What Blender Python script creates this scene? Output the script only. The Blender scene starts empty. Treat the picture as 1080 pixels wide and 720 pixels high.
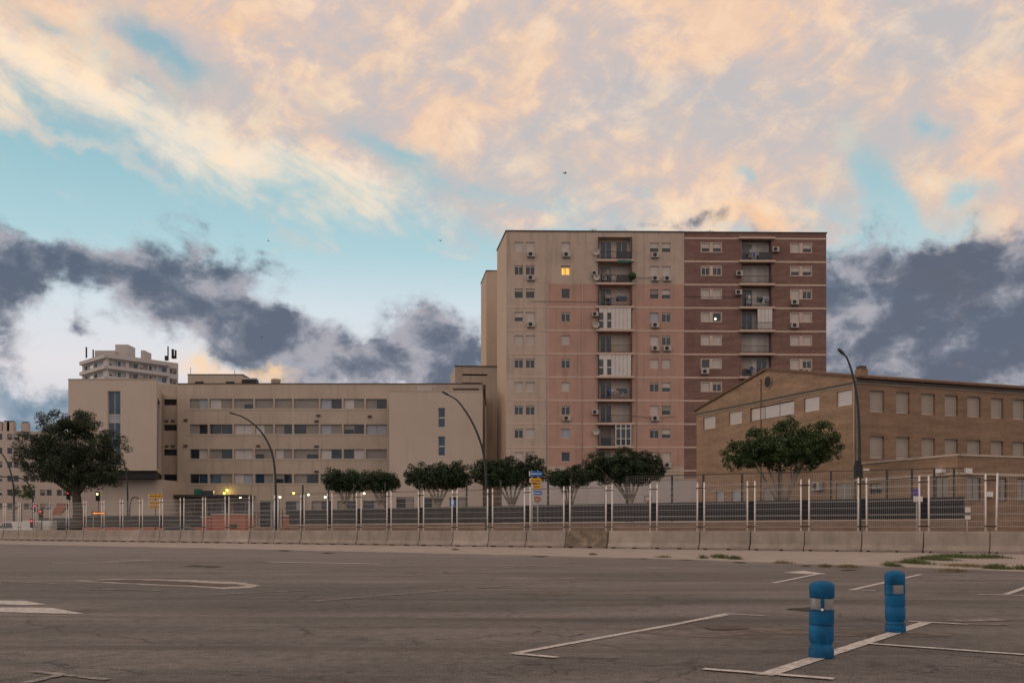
import bpy, math, random
import numpy as np
from mathutils import Vector
random.seed(7)
RNG = np.random.default_rng(11)
F = 1050.0; H = 1.2; CX = 540.0; HY = 557.0
sc = bpy.context.scene
COL = sc.collection

# ------------------------------------------------------------------ helpers
def P(px, py, Y):
    """a point Y metres ahead of the tripod, seen at a given place of the survey photo"""
    return Vector(((px-CX)/F*Y, Y, H+(HY-py)/F*Y))
def G(px, py, z=0.0):
    Y = F*H/(py-HY); return Vector(((px-CX)/F*Y, Y, z))

class MB:
    def __init__(s): s.v=[]; s.f=[]; s.m=[]; s.mats=[]; s.smooth=[]
    def mi(s, mat):
        if mat not in s.mats: s.mats.append(mat)
        return s.mats.index(mat)
    def add(s, vs, fs, mat, smooth=False):
        b=len(s.v); s.v += [tuple(v) for v in vs]; k=s.mi(mat)
        for f in fs: s.f.append(tuple(b+i for i in f)); s.m.append(k); s.smooth.append(smooth)
    def quad(s, a,b,c,d, mat): s.add([a,b,c,d],[(0,1,2,3)],mat)
    def hexa(s, p, mat, skip=()):
        fs=[(0,3,2,1),(4,5,6,7),(0,1,5,4),(1,2,6,5),(2,3,7,6),(3,0,4,7)]
        s.add(p,[f for i,f in enumerate(fs) if i not in skip],mat)
    def box(s, x0,x1,y0,y1,z0,z1, mat):
        s.hexa([(x0,y0,z0),(x1,y0,z0),(x1,y1,z0),(x0,y1,z0),(x0,y0,z1),(x1,y0,z1),(x1,y1,z1),(x0,y1,z1)],mat)
    def fbox(s, fr, u0,u1,w0,w1,z0,z1, mat, skip=()):
        # u along the facade, w outwards
        s.hexa([fr.pt(u0,w1,z0),fr.pt(u1,w1,z0),fr.pt(u1,w0,z0),fr.pt(u0,w0,z0),
                fr.pt(u0,w1,z1),fr.pt(u1,w1,z1),fr.pt(u1,w0,z1),fr.pt(u0,w0,z1)],mat,skip)
    def tube(s, path, radii, mat, n=8, cap=True):
        path=[Vector(p) for p in path]; vs=[]; N=len(path)
        if not hasattr(radii,'__len__'): radii=[radii]*N
        ref=None
        for i,p in enumerate(path):
            t=(path[min(i+1,N-1)]-path[max(i-1,0)]).normalized()
            if ref is None: ref = Vector((1,0,0)) if abs(t.x)<.8 else Vector((0,1,0))
            a=(ref-t*ref.dot(t)).normalized(); b=t.cross(a); ref=a
            for k in range(n):
                q=2*math.pi*k/n; vs.append(p+(a*math.cos(q)+b*math.sin(q))*radii[i])
        fs=[]
        for i in range(N-1):
            for k in range(n):
                k2=(k+1)%n; fs.append((i*n+k,i*n+k2,(i+1)*n+k2,(i+1)*n+k))
        if cap: fs.append(tuple(range(n-1,-1,-1))); fs.append(tuple((N-1)*n+k for k in range(n)))
        s.add(vs,fs,mat,True)
    def lathe(s, prof, mat, n=24, c=(0,0,0), sq=0.0):
        vs=[];
        for (r,z) in prof:
            for k in range(n):
                q=2*math.pi*k/n
                vs.append((c[0]+r*math.cos(q),c[1]+r*math.sin(q),c[2]+z))
        fs=[]
        for i in range(len(prof)-1):
            for k in range(n):
                k2=(k+1)%n; fs.append((i*n+k,i*n+k2,(i+1)*n+k2,(i+1)*n+k))
        fs.append(tuple(range(n-1,-1,-1))); fs.append(tuple((len(prof)-1)*n+k for k in range(n)))
        s.add(vs,fs,mat,True)
    def ball(s, c, r, mat, sz=1.0, n=10):
        prof=[(max(r*math.sin(math.pi*i/6),.0005), -r*sz*math.cos(math.pi*i/6)) for i in range(7)]
        s.lathe(prof,mat,n,c)
    def build(s, name, parent=None, loc=None):
        me=bpy.data.meshes.new(name); me.from_pydata(s.v,[],s.f)
        for m in s.mats: me.materials.append(m)
        me.polygons.foreach_set('material_index',s.m)
        me.polygons.foreach_set('use_smooth',s.smooth)
        me.update()
        o=bpy.data.objects.new(name,me); COL.objects.link(o)
        if parent: 
            o.parent=parent
            if loc is None:
                # geometry was given in world space: take the root's placement out
                o.matrix_parent_inverse = parent_inv(parent)
        if loc is not None: o.location=loc
        return o
def parent_inv(p):
    M = None
    from mathutils import Matrix, Euler
    chain=[]
    q=p
    while q is not None: chain.append(q); q=q.parent
    M=Matrix.Identity(4)
    for q in reversed(chain):
        L = Matrix.LocRotScale(q.location,q.rotation_euler,q.scale)
        M = M @ (q.matrix_parent_inverse @ L)
    return M.inverted()
def tag(o, label=None, cat=None, group=None, kind=None):
    if label: o['label']=label
    if cat: o['category']=cat
    if group: o['group']=group
    if kind: o['kind']=kind
    return o
def empty(name, loc, rz=0, label=None, cat=None, group=None):
    o=bpy.data.objects.new(name,None); COL.objects.link(o); o.location=loc; o.rotation_euler=(0,0,rz)
    o.empty_display_size=.3
    return tag(o,label,cat,group)
def copy_tree(o, parent=None):
    c=o.copy(); COL.objects.link(c)
    if parent: c.parent=parent
    for ch in list(o.children): copy_tree(ch,c)
    return c

class Fr:
    """a facade: origin, direction along it, outward normal"""
    def __init__(s, a, b):
        s.o=Vector((a[0],a[1])); e=Vector((b[0],b[1]))-s.o; s.L=e.length; s.d=e.normalized(); s.n=Vector((s.d.y,-s.d.x))
    def pt(s,u,w,z): 
        q=s.o+s.d*u+s.n*w; return Vector((q.x,q.y,z))
    def u(s,px):
        k=(px-CX)/F; return (k*s.o.y-s.o.x)/(s.d.x-k*s.d.y)
    def z(s,px,py):
        Y=s.o.y+s.d.y*s.u(px); return H+(HY-py)/F*Y
def wall(mb, fr, u0,u1,z0,z1, holes, mat, reveal=.18, usplit=(), zsplit=(), rmat=None, w=0.0):
    us=sorted(set([u0,u1]+[h[0] for h in holes]+[h[1] for h in holes]+list(usplit)))
    zs=sorted(set([z0,z1]+[h[2] for h in holes]+[h[3] for h in holes]+list(zsplit)))
    us=[u for u in us if u0-1e-6<=u<=u1+1e-6]; zs=[z for z in zs if z0-1e-6<=z<=z1+1e-6]
    mf = mat if callable(mat) else (lambda a,b: mat)
    for i in range(len(us)-1):
        if us[i+1]-us[i]<1e-5: continue
        for j in range(len(zs)-1):
            if zs[j+1]-zs[j]<1e-5: continue
            uc=(us[i]+us[i+1])/2; zc=(zs[j]+zs[j+1])/2
            if any(h[0]<uc<h[1] and h[2]<zc<h[3] for h in holes): continue
            mb.quad(fr.pt(us[i],w,zs[j]),fr.pt(us[i+1],w,zs[j]),fr.pt(us[i+1],w,zs[j+1]),fr.pt(us[i],w,zs[j+1]),mf(uc,zc))
    for h in holes:
        a,b,c,d=h[:4]; m=rmat or mf((a+b)/2,(c+d)/2); r=h[4] if len(h)>4 else reveal
        mb.quad(fr.pt(a,w,c),fr.pt(b,w,c),fr.pt(b,w-r,c),fr.pt(a,w-r,c),m)
        mb.quad(fr.pt(a,w,d),fr.pt(a,w-r,d),fr.pt(b,w-r,d),fr.pt(b,w,d),m)
        mb.quad(fr.pt(a,w,c),fr.pt(a,w-r,c),fr.pt(a,w-r,d),fr.pt(a,w,d),m)
        mb.quad(fr.pt(b,w,c),fr.pt(b,w,d),fr.pt(b,w-r,d),fr.pt(b,w-r,c),m)
def shell(mb, pts, z0, z1, mat, roof, skip=(), parapet=.0):
    """walls round a plan polygon (counter-clockwise seen from above starting at front left) and a roof"""
    n=len(pts)
    for i in range(n):
        if i in skip: continue
        a=pts[i]; b=pts[(i+1)%n]
        mb.quad((a[0],a[1],z0),(b[0],b[1],z0),(b[0],b[1],z1),(a[0],a[1],z1),mat)
    mb.add([(p[0],p[1],z1-parapet) for p in pts],[tuple(range(n))],roof)

# ------------------------------------------------------------------ materials
def s2l(c): return tuple(((x/255)/12.92 if x/255<=.04045 else ((x/255+.055)/1.055)**2.4) for x in c)
def new_mat(name):
    m=bpy.data.materials.new(name); m.use_nodes=True; nt=m.node_tree
    return m,nt,nt.nodes['Principled BSDF']
def noise_node(nt, vec, scale, detail=4, rough=.55, dist=0):
    n=nt.nodes.new('ShaderNodeTexNoise'); n.inputs['Scale'].default_value=scale; n.inputs['Detail'].default_value=detail
    n.inputs['Roughness'].default_value=rough; n.inputs['Distortion'].default_value=dist
    nt.links.new(vec,n.inputs['Vector']); return n
def mixc(nt, fac, a, b, mode='MIX'):
    n=nt.nodes.new('ShaderNodeMix'); n.data_type='RGBA'; n.blend_type=mode
    for sck,val in ((n.inputs[0],fac),(n.inputs[6],a),(n.inputs[7],b)):
        if hasattr(val,'is_linked') or isinstance(val,bpy.types.NodeSocket): nt.links.new(val,sck)
        elif hasattr(val,'__len__'): sck.default_value=(*val[:3],1)
        else: sck.default_value=val
    return n.outputs[2]
def ramp(nt, fac, stops):
    n=nt.nodes.new('ShaderNodeValToRGB'); nt.links.new(fac,n.inputs[0]); cr=n.color_ramp
    while len(cr.elements)<len(stops): cr.elements.new(.5)
    for e,(p,c) in zip(cr.elements,stops):
        e.position=p; e.color=(*c[:3],1) if hasattr(c,'__len__') else (c,c,c,1)
    return n.outputs[0]
def geo_pos(nt):
    return nt.nodes.new('ShaderNodeNewGeometry').outputs['Position']
def mapping(nt, vec, scale=(1,1,1), rot=(0,0,0)):
    n=nt.nodes.new('ShaderNodeMapping'); n.inputs['Scale'].default_value=scale; n.inputs['Rotation'].default_value=rot
    nt.links.new(vec,n.inputs['Vector']); return n.outputs[0]
def plain(name, col, rough=.7, var=.12, scale=1.2, metal=0, spec=.3, streak=0, bump=0):
    m,nt,b=new_mat(name); pos=geo_pos(nt)
    n1=noise_node(nt,pos,scale,6,.6); lo=tuple(c*(1-var) for c in col); hi=tuple(min(1,c*(1+var)) for c in col)
    c=ramp(nt,n1.outputs[0],[(.3,lo),(.7,hi)])
    if streak:
        n2=noise_node(nt,mapping(nt,pos,(1.6,1.6,.12)),1.0,5,.6)
        c=mixc(nt,ramp(nt,n2.outputs[0],[(.52,0),(.75,streak)]),c,tuple(x*.45 for x in col))
    nt.links.new(c,b.inputs['Base Color'])
    b.inputs['Roughness'].default_value=rough; b.inputs['Metallic'].default_value=metal; b.inputs['Specular IOR Level'].default_value=spec
    if bump:
        n3=noise_node(nt,pos,scale*14,4); bp=nt.nodes.new('ShaderNodeBump'); bp.inputs['Strength'].default_value=bump; bp.inputs['Distance'].default_value=.02
        nt.links.new(n3.outputs[0],bp.inputs['Height']); nt.links.new(bp.outputs[0],b.inputs['Normal'])
    return m
def brick(name, c1, c2, mortar, d, bw=.26, bh=.075, var=.25):
    m,nt,b=new_mat(name); pos=geo_pos(nt)
    dot=nt.nodes.new('ShaderNodeVectorMath'); dot.operation='DOT_PRODUCT'; nt.links.new(pos,dot.inputs[0]); dot.inputs[1].default_value=(d[0],d[1],0)
    sep=nt.nodes.new('ShaderNodeSeparateXYZ'); nt.links.new(pos,sep.inputs[0])
    cmb=nt.nodes.new('ShaderNodeCombineXYZ'); nt.links.new(dot.outputs['Value'],cmb.inputs[0]); nt.links.new(sep.outputs[2],cmb.inputs[1])
    t=nt.nodes.new('ShaderNodeTexBrick'); nt.links.new(cmb.outputs[0],t.inputs['Vector'])
    t.inputs['Color1'].default_value=(*c1,1); t.inputs['Color2'].default_value=(*c2,1); t.inputs['Mortar'].default_value=(*mortar,1)
    t.inputs['Scale'].default_value=1; t.inputs['Brick Width'].default_value=bw; t.inputs['Row Height'].default_value=bh
    t.inputs['Mortar Size'].default_value=.007; t.inputs['Bias'].default_value=0
    n1=noise_node(nt,mapping(nt,cmb.outputs[0],(.35,1.8,1)),1.0,6,.65)
    c=mixc(nt,1.0,t.outputs[0],ramp(nt,n1.outputs[0],[(.3,(1-var,)*3),(.7,(1+var,)*3)]),'MULTIPLY')
    n2=noise_node(nt,mapping(nt,pos,(1.1,1.1,.1)),1.0,5,.6)
    c=mixc(nt,ramp(nt,n2.outputs[0],[(.55,0),(.8,.4)]),c,tuple(x*.5 for x in c1))
    nt.links.new(c,b.inputs['Base Color']); b.inputs['Roughness'].default_value=.85; b.inputs['Specular IOR Level'].default_value=.2
    return m
def emis(name, col, k, base=(.1,.1,.1)):
    m,nt,b=new_mat(name); b.inputs['Base Color'].default_value=(*base,1)
    b.inputs['Emission Color'].default_value=(*col,1); b.inputs['Emission Strength'].default_value=k; return m
def glass(name, col, rough=.08):
    m,nt,b=new_mat(name); pos=geo_pos(nt)
    n=noise_node(nt,pos,.9,3); c=ramp(nt,n.outputs[0],[(.3,tuple(x*.6 for x in col)),(.7,tuple(x*1.5 for x in col))])
    nt.links.new(c,b.inputs['Base Color']); b.inputs['Roughness'].default_value=rough; b.inputs['Specular IOR Level'].default_value=.5
    n3=noise_node(nt,pos,.5,2); bp=nt.nodes.new('ShaderNodeBump'); bp.inputs['Strength'].default_value=.25; bp.inputs['Distance'].default_value=.12
    nt.links.new(n3.outputs[0],bp.inputs['Height']); nt.links.new(bp.outputs[0],b.inputs['Normal'])
    return m

M={}
M['cream']=plain('cream_render',(.45,.365,.305),.85,.12,.35,streak=.5)
M['cream_side']=plain('pale_side_render',(.46,.35,.27),.85,.06,.25,streak=.12)
M['salmon']=plain('salmon_render',(.42,.265,.215),.85,.12,.35,streak=.5)
M['bandp']=plain('pale_band',(.52,.40,.33),.8,.08,.8,streak=.2)
M['brown']=brick('dark_red_brick',(.212,.122,.102),(.165,.093,.079),(.20,.15,.135),(1,0))
M['hosp']=plain('beige_concrete',(.43,.360,.300),.85,.11,.3,streak=.5)
M['hosp_lt']=plain('beige_panel',(.48,.405,.345),.85,.05,.18,streak=.15)
M['roof']=plain('gravel_roof',(.16,.14,.12),.9,.2,2)
M['coping']=plain('dark_coping',(.08,.065,.055),.7,.2,1)
M['dark']=plain('dark_interior',(.018,.018,.02),.6,.3,1)
M['shut']=plain('cream_shutter',(.50,.45,.415),.6,.08,.7)
M['shuts']=plain('sand_shutter',(.34,.29,.25),.6,.08,.7)
M['shutg']=plain('grey_shutter',(.27,.25,.23),.6,.1,.7)
M['shutw']=plain('white_shutter',(.52,.49,.49),.5,.05,.7)
M['frame']=plain('white_window_frame',(.5,.47,.44),.5,.08,2)
M['framed']=plain('dark_window_frame',(.05,.045,.045),.5,.1,2)
M['glass']=glass('window_glass',(.022,.028,.04))
M['glassb']=glass('blue_glass',(.02,.05,.09))
M['curtain']=plain('curtain_behind_glass',(.30,.33,.38),.35,.15,3,spec=.5)
M['acw']=plain('ac_housing',(.40,.37,.34),.5,.12,4)
M['rail']=plain('dark_railing',(.045,.04,.045),.5,.2,3)
M['panelw']=plain('white_cladding',(.55,.52,.50),.5,.07,1)
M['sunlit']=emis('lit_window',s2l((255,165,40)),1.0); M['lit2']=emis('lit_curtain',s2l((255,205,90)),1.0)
M['litw']=emis('bright_bulb',s2l((255,250,200)),5)
M['concrete']=plain('barrier_concrete',(.285,.24,.205),.9,.2,1.3,streak=.4,bump=.4)
M['concrete2']=plain('barrier_concrete_pale',(.34,.29,.25),.9,.18,1.3,streak=.25,bump=.4)
M['concrete3']=plain('barrier_concrete_stained',(.19,.15,.11),.9,.5,2.2,streak=.7,bump=.4)
M['postw']=plain('white_galvanised_post',(.70,.65,.62),.5,.1,6)
M['wire']=plain('galvanised_wire',(.38,.36,.345),.6,.1,6)
M['black']=plain('black_metal',(.022,.022,.024),.5,.2,4)
M['lampm']=plain('dark_green_lamp_metal',(.025,.03,.03),.45,.2,3)
M['screen']=plain('dark_screen_sheet',(.018,.019,.024),.75,.25,.8)
M['screenl']=plain('screen_seam',(.06,.063,.07),.55,.2,2)
M['lowwall']=brick('low_brown_wall',(.26,.175,.13),(.21,.14,.105),(.2,.16,.13),(.88,-.47))
M['whitewall']=plain('whitewashed_wall',(.50,.46,.46),.85,.06,.4,streak=.3)
M['pinkbox']=plain('pink_render',(.42,.17,.12),.85,.1,.5,streak=.2)
M['bark']=plain('pale_bark',(.27,.225,.18),.9,.3,2.5,bump=.5)
M['barkd']=plain('dark_bark',(.07,.055,.045),.9,.3,2.5,bump=.5)
M['yellow']=plain('yellow_sign',(.62,.33,.03),.5,.08,3)
M['blue']=plain('blue_sign',(.03,.13,.42),.5,.08,3)
M['white']=plain('white_sign',(.65,.62,.6),.5,.06,3)
M['purple']=plain('purple_sign',(.10,.06,.28),.5,.08,3)
M['red']=plain('red_paint',(.5,.05,.04),.5,.08,3)
M['green']=plain('green_sign',(.02,.13,.09),.5,.1,3)
M['orangep']=plain('orange_awning_cloth',(.26,.10,.06),.7,.12,2)
M['rubber']=plain('tyre_rubber',(.02,.02,.02),.8,.2,5)
M['carw']=plain('white_car_paint',(.6,.58,.56),.3,.03,1,spec=.5)
M['card']=plain('dark_car_paint',(.03,.035,.045),.3,.03,1,spec=.5)
M['fargrey']=plain('far_tower_render',(.46,.435,.425),.85,.06,.1,streak=.15)
M['farpink']=plain('far_block_render',(.42,.35,.31),.85,.08,.1,streak=.15)

def leaf_mat(name, a, b):
    m,nt,bs=new_mat(name); info=nt.nodes.new('ShaderNodeNewGeometry')
    c=ramp(nt,info.outputs['Random Per Island'],[(0,a),(1,b)])
    n=noise_node(nt,info.outputs['Position'],.9,3); c=mixc(nt,1.0,c,ramp(nt,n.outputs[0],[(.3,(.65,)*3),(.7,(1.35,)*3)]),'MULTIPLY')
    nt.links.new(c,bs.inputs['Base Color']); bs.inputs['Roughness'].default_value=.5; bs.inputs['Specular IOR Level'].default_value=.3
    return m
M['leaf']=leaf_mat('ficus_leaf',(.011,.026,.008),(.058,.098,.022))
M['leafd']=leaf_mat('dark_ficus_leaf',(.009,.022,.009),(.034,.060,.020))
M['pine']=leaf_mat('pine_needle',(.012,.024,.014),(.042,.06,.028))
M['grass']=leaf_mat('grass_blade',(.035,.06,.014),(.12,.13,.04))
M['drygrass']=leaf_mat('dry_grass_blade',(.12,.09,.04),(.2,.16,.08))

# ------------------------------------------------------------------ ground
def asphalt():
    m,nt,b=new_mat('worn_asphalt'); pos=geo_pos(nt)
    fine=noise_node(nt,pos,70,3,.7); mid=noise_node(nt,pos,7,6,.65); big=noise_node(nt,mapping(nt,pos,(.10,.28,1),(0,0,.25)),1.0,7,.6,.5)
    str_=noise_node(nt,mapping(nt,pos,(.05,1.1,1),(0,0,-.12)),1.0,6,.6,.8)
    c=ramp(nt,big.outputs[0],[(.32,(.070,.063,.061)),(.5,(.110,.100,.095)),(.68,(.190,.172,.162))])
    c=mixc(nt,ramp(nt,str_.outputs[0],[(.50,0),(.72,.55)]),c,(.055,.045,.042))
    c=mixc(nt,ramp(nt,str_.outputs[0],[(.28,.5),(.42,0)]),c,(.18,.150,.130))
    c=mixc(nt,1.0,c,ramp(nt,mid.outputs[0],[(.28,(.62,)*3),(.72,(1.38,)*3)]),'MULTIPLY')
    c=mixc(nt,1.0,c,ramp(nt,fine.outputs[0],[(.38,(.25,)*3),(.62,(1.8,)*3)]),'MULTIPLY')
    # old oil and damp stains, tyre marks
    oil=noise_node(nt,mapping(nt,pos,(.9,.9,1)),1.0,6,.7,.6)
    c=mixc(nt,ramp(nt,oil.outputs[0],[(.57,0),(.70,.6)]),c,(.035,.03,.03))
    wav=nt.nodes.new('ShaderNodeTexWave'); wav.wave_type='RINGS'; wav.inputs['Scale'].default_value=.11; wav.inputs['Distortion'].default_value=9; wav.inputs['Detail'].default_value=3; wav.inputs['Detail Scale'].default_value=.35
    nt.links.new(mapping(nt,pos,(.35,.8,1)),wav.inputs['Vector'])
    tm=nt.nodes.new('ShaderNodeMath'); tm.operation='MULTIPLY'; nt.links.new(ramp(nt,wav.outputs[0],[(.955,0),(.985,.55)]),tm.inputs[0]); nt.links.new(ramp(nt,mid.outputs[0],[(.42,0),(.55,1)]),tm.inputs[1])
    c=mixc(nt,tm.outputs[0],c,(.045,.038,.036))
    # coarse pale aggregate
    ag=nt.nodes.new('ShaderNodeTexVoronoi'); ag.inputs['Scale'].default_value=38; nt.links.new(pos,ag.inputs['Vector'])
    c=mixc(nt,ramp(nt,ag.outputs['Distance'],[(.12,.7),(.26,0)]),c,(.30,.26,.235))
    # pale dust gathers away from the driven part, towards the barriers
    sep=nt.nodes.new('ShaderNodeSeparateXYZ'); nt.links.new(pos,sep.inputs[0])
    mr=nt.nodes.new('ShaderNodeMapRange'); nt.links.new(sep.outputs[1],mr.inputs[0]); mr.inputs[1].default_value=14; mr.inputs[2].default_value=45; mr.inputs[4].default_value=.55
    c=mixc(nt,mr.outputs[0],c,(.205,.185,.172))
    # cracks
    wv=noise_node(nt,pos,1.4,4,.6); add=nt.nodes.new('ShaderNodeVectorMath'); add.operation='ADD'
    nt.links.new(pos,add.inputs[0]); nt.links.new(wv.outputs['Color'],add.inputs[1])
    vo=nt.nodes.new('ShaderNodeTexVoronoi'); vo.feature='DISTANCE_TO_EDGE'; vo.inputs['Scale'].default_value=.42; nt.links.new(add.outputs[0],vo.inputs['Vector'])
    vo2=nt.nodes.new('ShaderNodeTexVoronoi'); vo2.feature='DISTANCE_TO_EDGE'; vo2.inputs['Scale'].default_value=3.2; nt.links.new(add.outputs[0],vo2.inputs['Vector'])
    cm=noise_node(nt,pos,.33,3,.5)
    f1=nt.nodes.new('ShaderNodeMath'); f1.operation='MULTIPLY'
    nt.links.new(ramp(nt,vo.outputs[0],[(0,.85),(.012,0)]),f1.inputs[0]); nt.links.new(ramp(nt,cm.outputs[0],[(.42,0),(.55,1)]),f1.inputs[1])
    c=mixc(nt,f1.outputs[0],c,(.022,.019,.018))
    # crazed patch of small cracks
    cen=G(548,706)
    d=nt.nodes.new('ShaderNodeVectorMath'); d.operation='DISTANCE'; nt.links.new(pos,d.inputs[0]); d.inputs[1].default_value=(cen.x+.05,cen.y,0)
    f2=nt.nodes.new('ShaderNodeMath'); f2.operation='MULTIPLY'
    nt.links.new(ramp(nt,vo2.outputs[0],[(.01,.85),(.05,0)]),f2.inputs[0]); nt.links.new(ramp(nt,d.outputs['Value'],[(.25,1),(.75,0)]),f2.inputs[1])
    c=mixc(nt,f2.outputs[0],c,(.02,.017,.016))
    nt.links.new(c,b.inputs['Base Color'])
    b.inputs['Roughness'].default_value=.85; b.inputs['Specular IOR Level'].default_value=.25
    bp=nt.nodes.new('ShaderNodeBump'); bp.inputs['Strength'].default_value=.6; bp.inputs['Distance'].default_value=.008
    nt.links.new(fine.outputs[0],bp.inputs['Height']); nt.links.new(bp.outputs[0],b.inputs['Normal'])
    return m
M['asphalt']=asphalt()
g=MB(); 
xs=[-1500,-60,-20,0,20,60,1500]; ys=[-300,0,30,60,150,3000]
for i in range(len(xs)-1):
    for j in range(len(ys)-1):
        g.quad((xs[i],ys[j],0),(xs[i+1],ys[j],0),(xs[i+1],ys[j+1],0),(xs[i],ys[j+1],0),M['asphalt'])
tag(g.build('ground'),kind='structure')

def paint_mat():
    m,nt,b=new_mat('worn_white_paint'); pos=geo_pos(nt)
    al=noise_node(nt,pos,26,6,.8); nt.links.new(ramp(nt,al.outputs[0],[(.38,0),(.45,1)]),b.inputs['Alpha'])
    n=noise_node(nt,pos,9,7,.75); n2=noise_node(nt,pos,60,3,.7)
    c=ramp(nt,n.outputs[0],[(.34,(.22,.19,.175)),(.47,(.48,.44,.41)),(.62,(.62,.58,.55))])
    c=mixc(nt,1.0,c,ramp(nt,n2.outputs[0],[(.3,(.72,)*3),(.7,(1.2,)*3)]),'MULTIPLY')
    nt.links.new(c,b.inputs['Base Color']); b.inputs['Roughness'].default_value=.7; return m
def faint_mat():
    m,nt,b=new_mat('nearly_gone_paint'); pos=geo_pos(nt)
    al=noise_node(nt,pos,12,7,.8); nt.links.new(ramp(nt,al.outputs[0],[(.38,0),(.48,1)]),b.inputs['Alpha'])
    n=noise_node(nt,pos,3.5,7,.75)
    c=ramp(nt,n.outputs[0],[(.40,(.12,.10,.09)),(.6,(.30,.265,.24))])
    nt.links.new(c,b.inputs['Base Color']); b.inputs['Roughness'].default_value=.8; return m
def sand_mat():
    m,nt,b=new_mat('sand_patch'); pos=geo_pos(nt)
    al=noise_node(nt,pos,1.1,7,.7); nt.links.new(ramp(nt,al.outputs[0],[(.44,0),(.62,.9)]),b.inputs['Alpha'])
    n=noise_node(nt,pos,2.0,8,.7); n2=noise_node(nt,pos,70,3,.7)
    c=ramp(nt,n.outputs[0],[(.38,(.10,.083,.072)),(.62,(.21,.165,.13))])
    c=mixc(nt,1.0,c,ramp(nt,n2.outputs[0],[(.3,(.7,)*3),(.7,(1.3,)*3)]),'MULTIPLY')
    nt.links.new(c,b.inputs['Base Color']); b.inputs['Roughness'].default_value=.9; return m
M['paint']=paint_mat(); M['faint']=faint_mat(); M['sand']=sand_mat(); M['faint2']=plain('pale_broken_edge',(.34,.30,.27),.85,.45,5)
M['hole2']=plain('worn_dip',(.085,.068,.058),.9,.35,4)
M['hole']=plain('dark_broken_asphalt',(.035,.028,.024),.9,.4,6)
M['slab']=plain('pale_concrete_strip',(.31,.262,.235),.9,.22,.9,streak=0,bump=.3)

mk=MB()
def line(a,b,w=.11,mat='paint',z=.008):
    p=G(*a,z); q=G(*b,z); d=(q-p); d.z=0; d.normalize(); n=Vector((-d.y,d.x,0))*w/2
    mk.quad(p-n,q-n,q+n,p+n,M[mat])
def poly(mb,pts,mat,z=.008):
    vs=[G(*p,z) for p in pts]
    c=sum(vs,Vector())/len(vs); n=len(vs); mb.add(vs+[c],[(i,(i+1)%n,n) for i in range(n)],M[mat])
line((541,689.5),(768,648.2),.10); line((546,690.1),(587,693.8),.10,z=.0125)
line((806,712.3),(976,656.7),.15); line((742,706),(880,716.6),.10,z=.0125); line((915,679),(1082,691),.09,z=.0125); line((958,655.4),(1021,658.7),.08,z=.0125)
line((720,657.1),(767,647.4),.09,z=.012); line((767,647.3),(807,649.4),.07)
poly(mk,[(826,603.6),(848,601.6),(873,605.4),(850,605.2)],'paint'); line((815,615),(862,605.5),.13,z=.0125)
line((897,622.2),(971,605.6),.13); line((898,622),(924,623),.10,z=.0125); line((974,606),(1082,606.8),.12,'faint',z=.0125)
line((1030,626.5),(1085,628),.12); line((1061,627),(1085,618.5),.12,z=.0125)
poly(mk,[(-10,633.2),(25,633.5),(50,637.5),(25,638.2),(-10,637)],'paint'); poly(mk,[(-10,640.6),(55,641),(90,647.6),(35,646.6),(-10,645)],'paint')
line((283,592.4),(402,594.5),.32); line((185,597.4),(262,600.2),.28,'faint'); line((55,593.6),(125,593.2),.3); line((110,592.4),(160,590.4),.3,z=.0125)
line((36,708.2),(114,717),.09,'faint'); line((26,721),(66,711.9),.09,'faint',z=.0125)
line((330,634),(560,615.5),.14,'faint'); line((228,627),(320,622.5),.14,'faint'); line((590,610.4),(612,608.8),.3,'faint')
line((430,607),(600,593),.2,'faint'); line((330,600),(480,604),.2,'faint'); line((5,613),(60,615.5),.18,'faint'); line((1005,655),(1060,653),.3,'faint'); line((1020,658),(1062,659),.12,'faint')
line((420,593),(470,589.5),.3,'faint'); line((680,600),(720,598.5),.3,'faint'); line((600,671),(615,667.5),.05,'faint')
line((80,621),(170,622.5),.16,'faint')
tag(mk.build('parking_markings'),kind='structure')

def blob(pts,mat,name,z,jit=.06,sub=4):
    mb=MB(); vs=[]
    n=len(pts)
    for i in range(n):
        a=G(*pts[i]); b=G(*pts[(i+1)%n])
        for k in range(sub):
            q=a.lerp(b,k/sub); s=(b-a).length*jit; vs.append(Vector((q.x+random.uniform(-s,s),q.y+random.uniform(-s,s),z)))
    c=sum(vs,Vector())/len(vs); N=len(vs)
    mb.add(vs+[c],[(i,(i+1)%N,N) for i in range(N)],M[mat]); return tag(mb.build(name),kind='structure')
blob([(78,612),(130,609.8),(200,611.6),(255,613.6),(276,617.5),(262,620),(235,621),(205,618.6),(150,616.6),(105,614.2)],'faint2','ground_repair_edge',.005)
blob([(90,612),(130,611.0),(165,611.9),(200,613.4),(225,615.6),(250,615.9),(262,617.6),(235,619.0),(200,617.2),(150,615.3),(112,613.6)],'hole2','ground_repair_patch',.009)
blob([(190,597.3),(205,595.5),(235,597.3),(222,598.6)],'hole','ground_drain_patch',.009)
blob([(532,626.5),(575,623),(616,626.2),(580,629.5)],'sand','ground_pale_patch',.006,.04)
blob([(640,664),(720,657),(800,660),(900,664),(1010,668),(1000,672),(860,671),(800,674),(700,670)],'sand','ground_sand',.006,.06)
blob([(742,661.5),(757,659),(780,660.5),(790,663),(770,664.6),(750,664.2)],'hole2','ground_pothole',.010,.08)
blob([(832,642.5),(860,640),(882,644),(860,645.5)],'hole','ground_crack_patch',.010,.08)
for i,(px,py,w) in enumerate([(410,581,7),(458,581.5,6),(625,586,6),(570,586.5,8),(725,590,9),(300,580.5,5),(345,583,7),(850,596.5,7),(895,601,10),(680,588.5,5),(780,593,6)]):
    blob([(px-w,py),(px,py-.7),(px+w,py+.1),(px,py+.9)],'hole','ground_stain',.011,.1,2)
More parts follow.
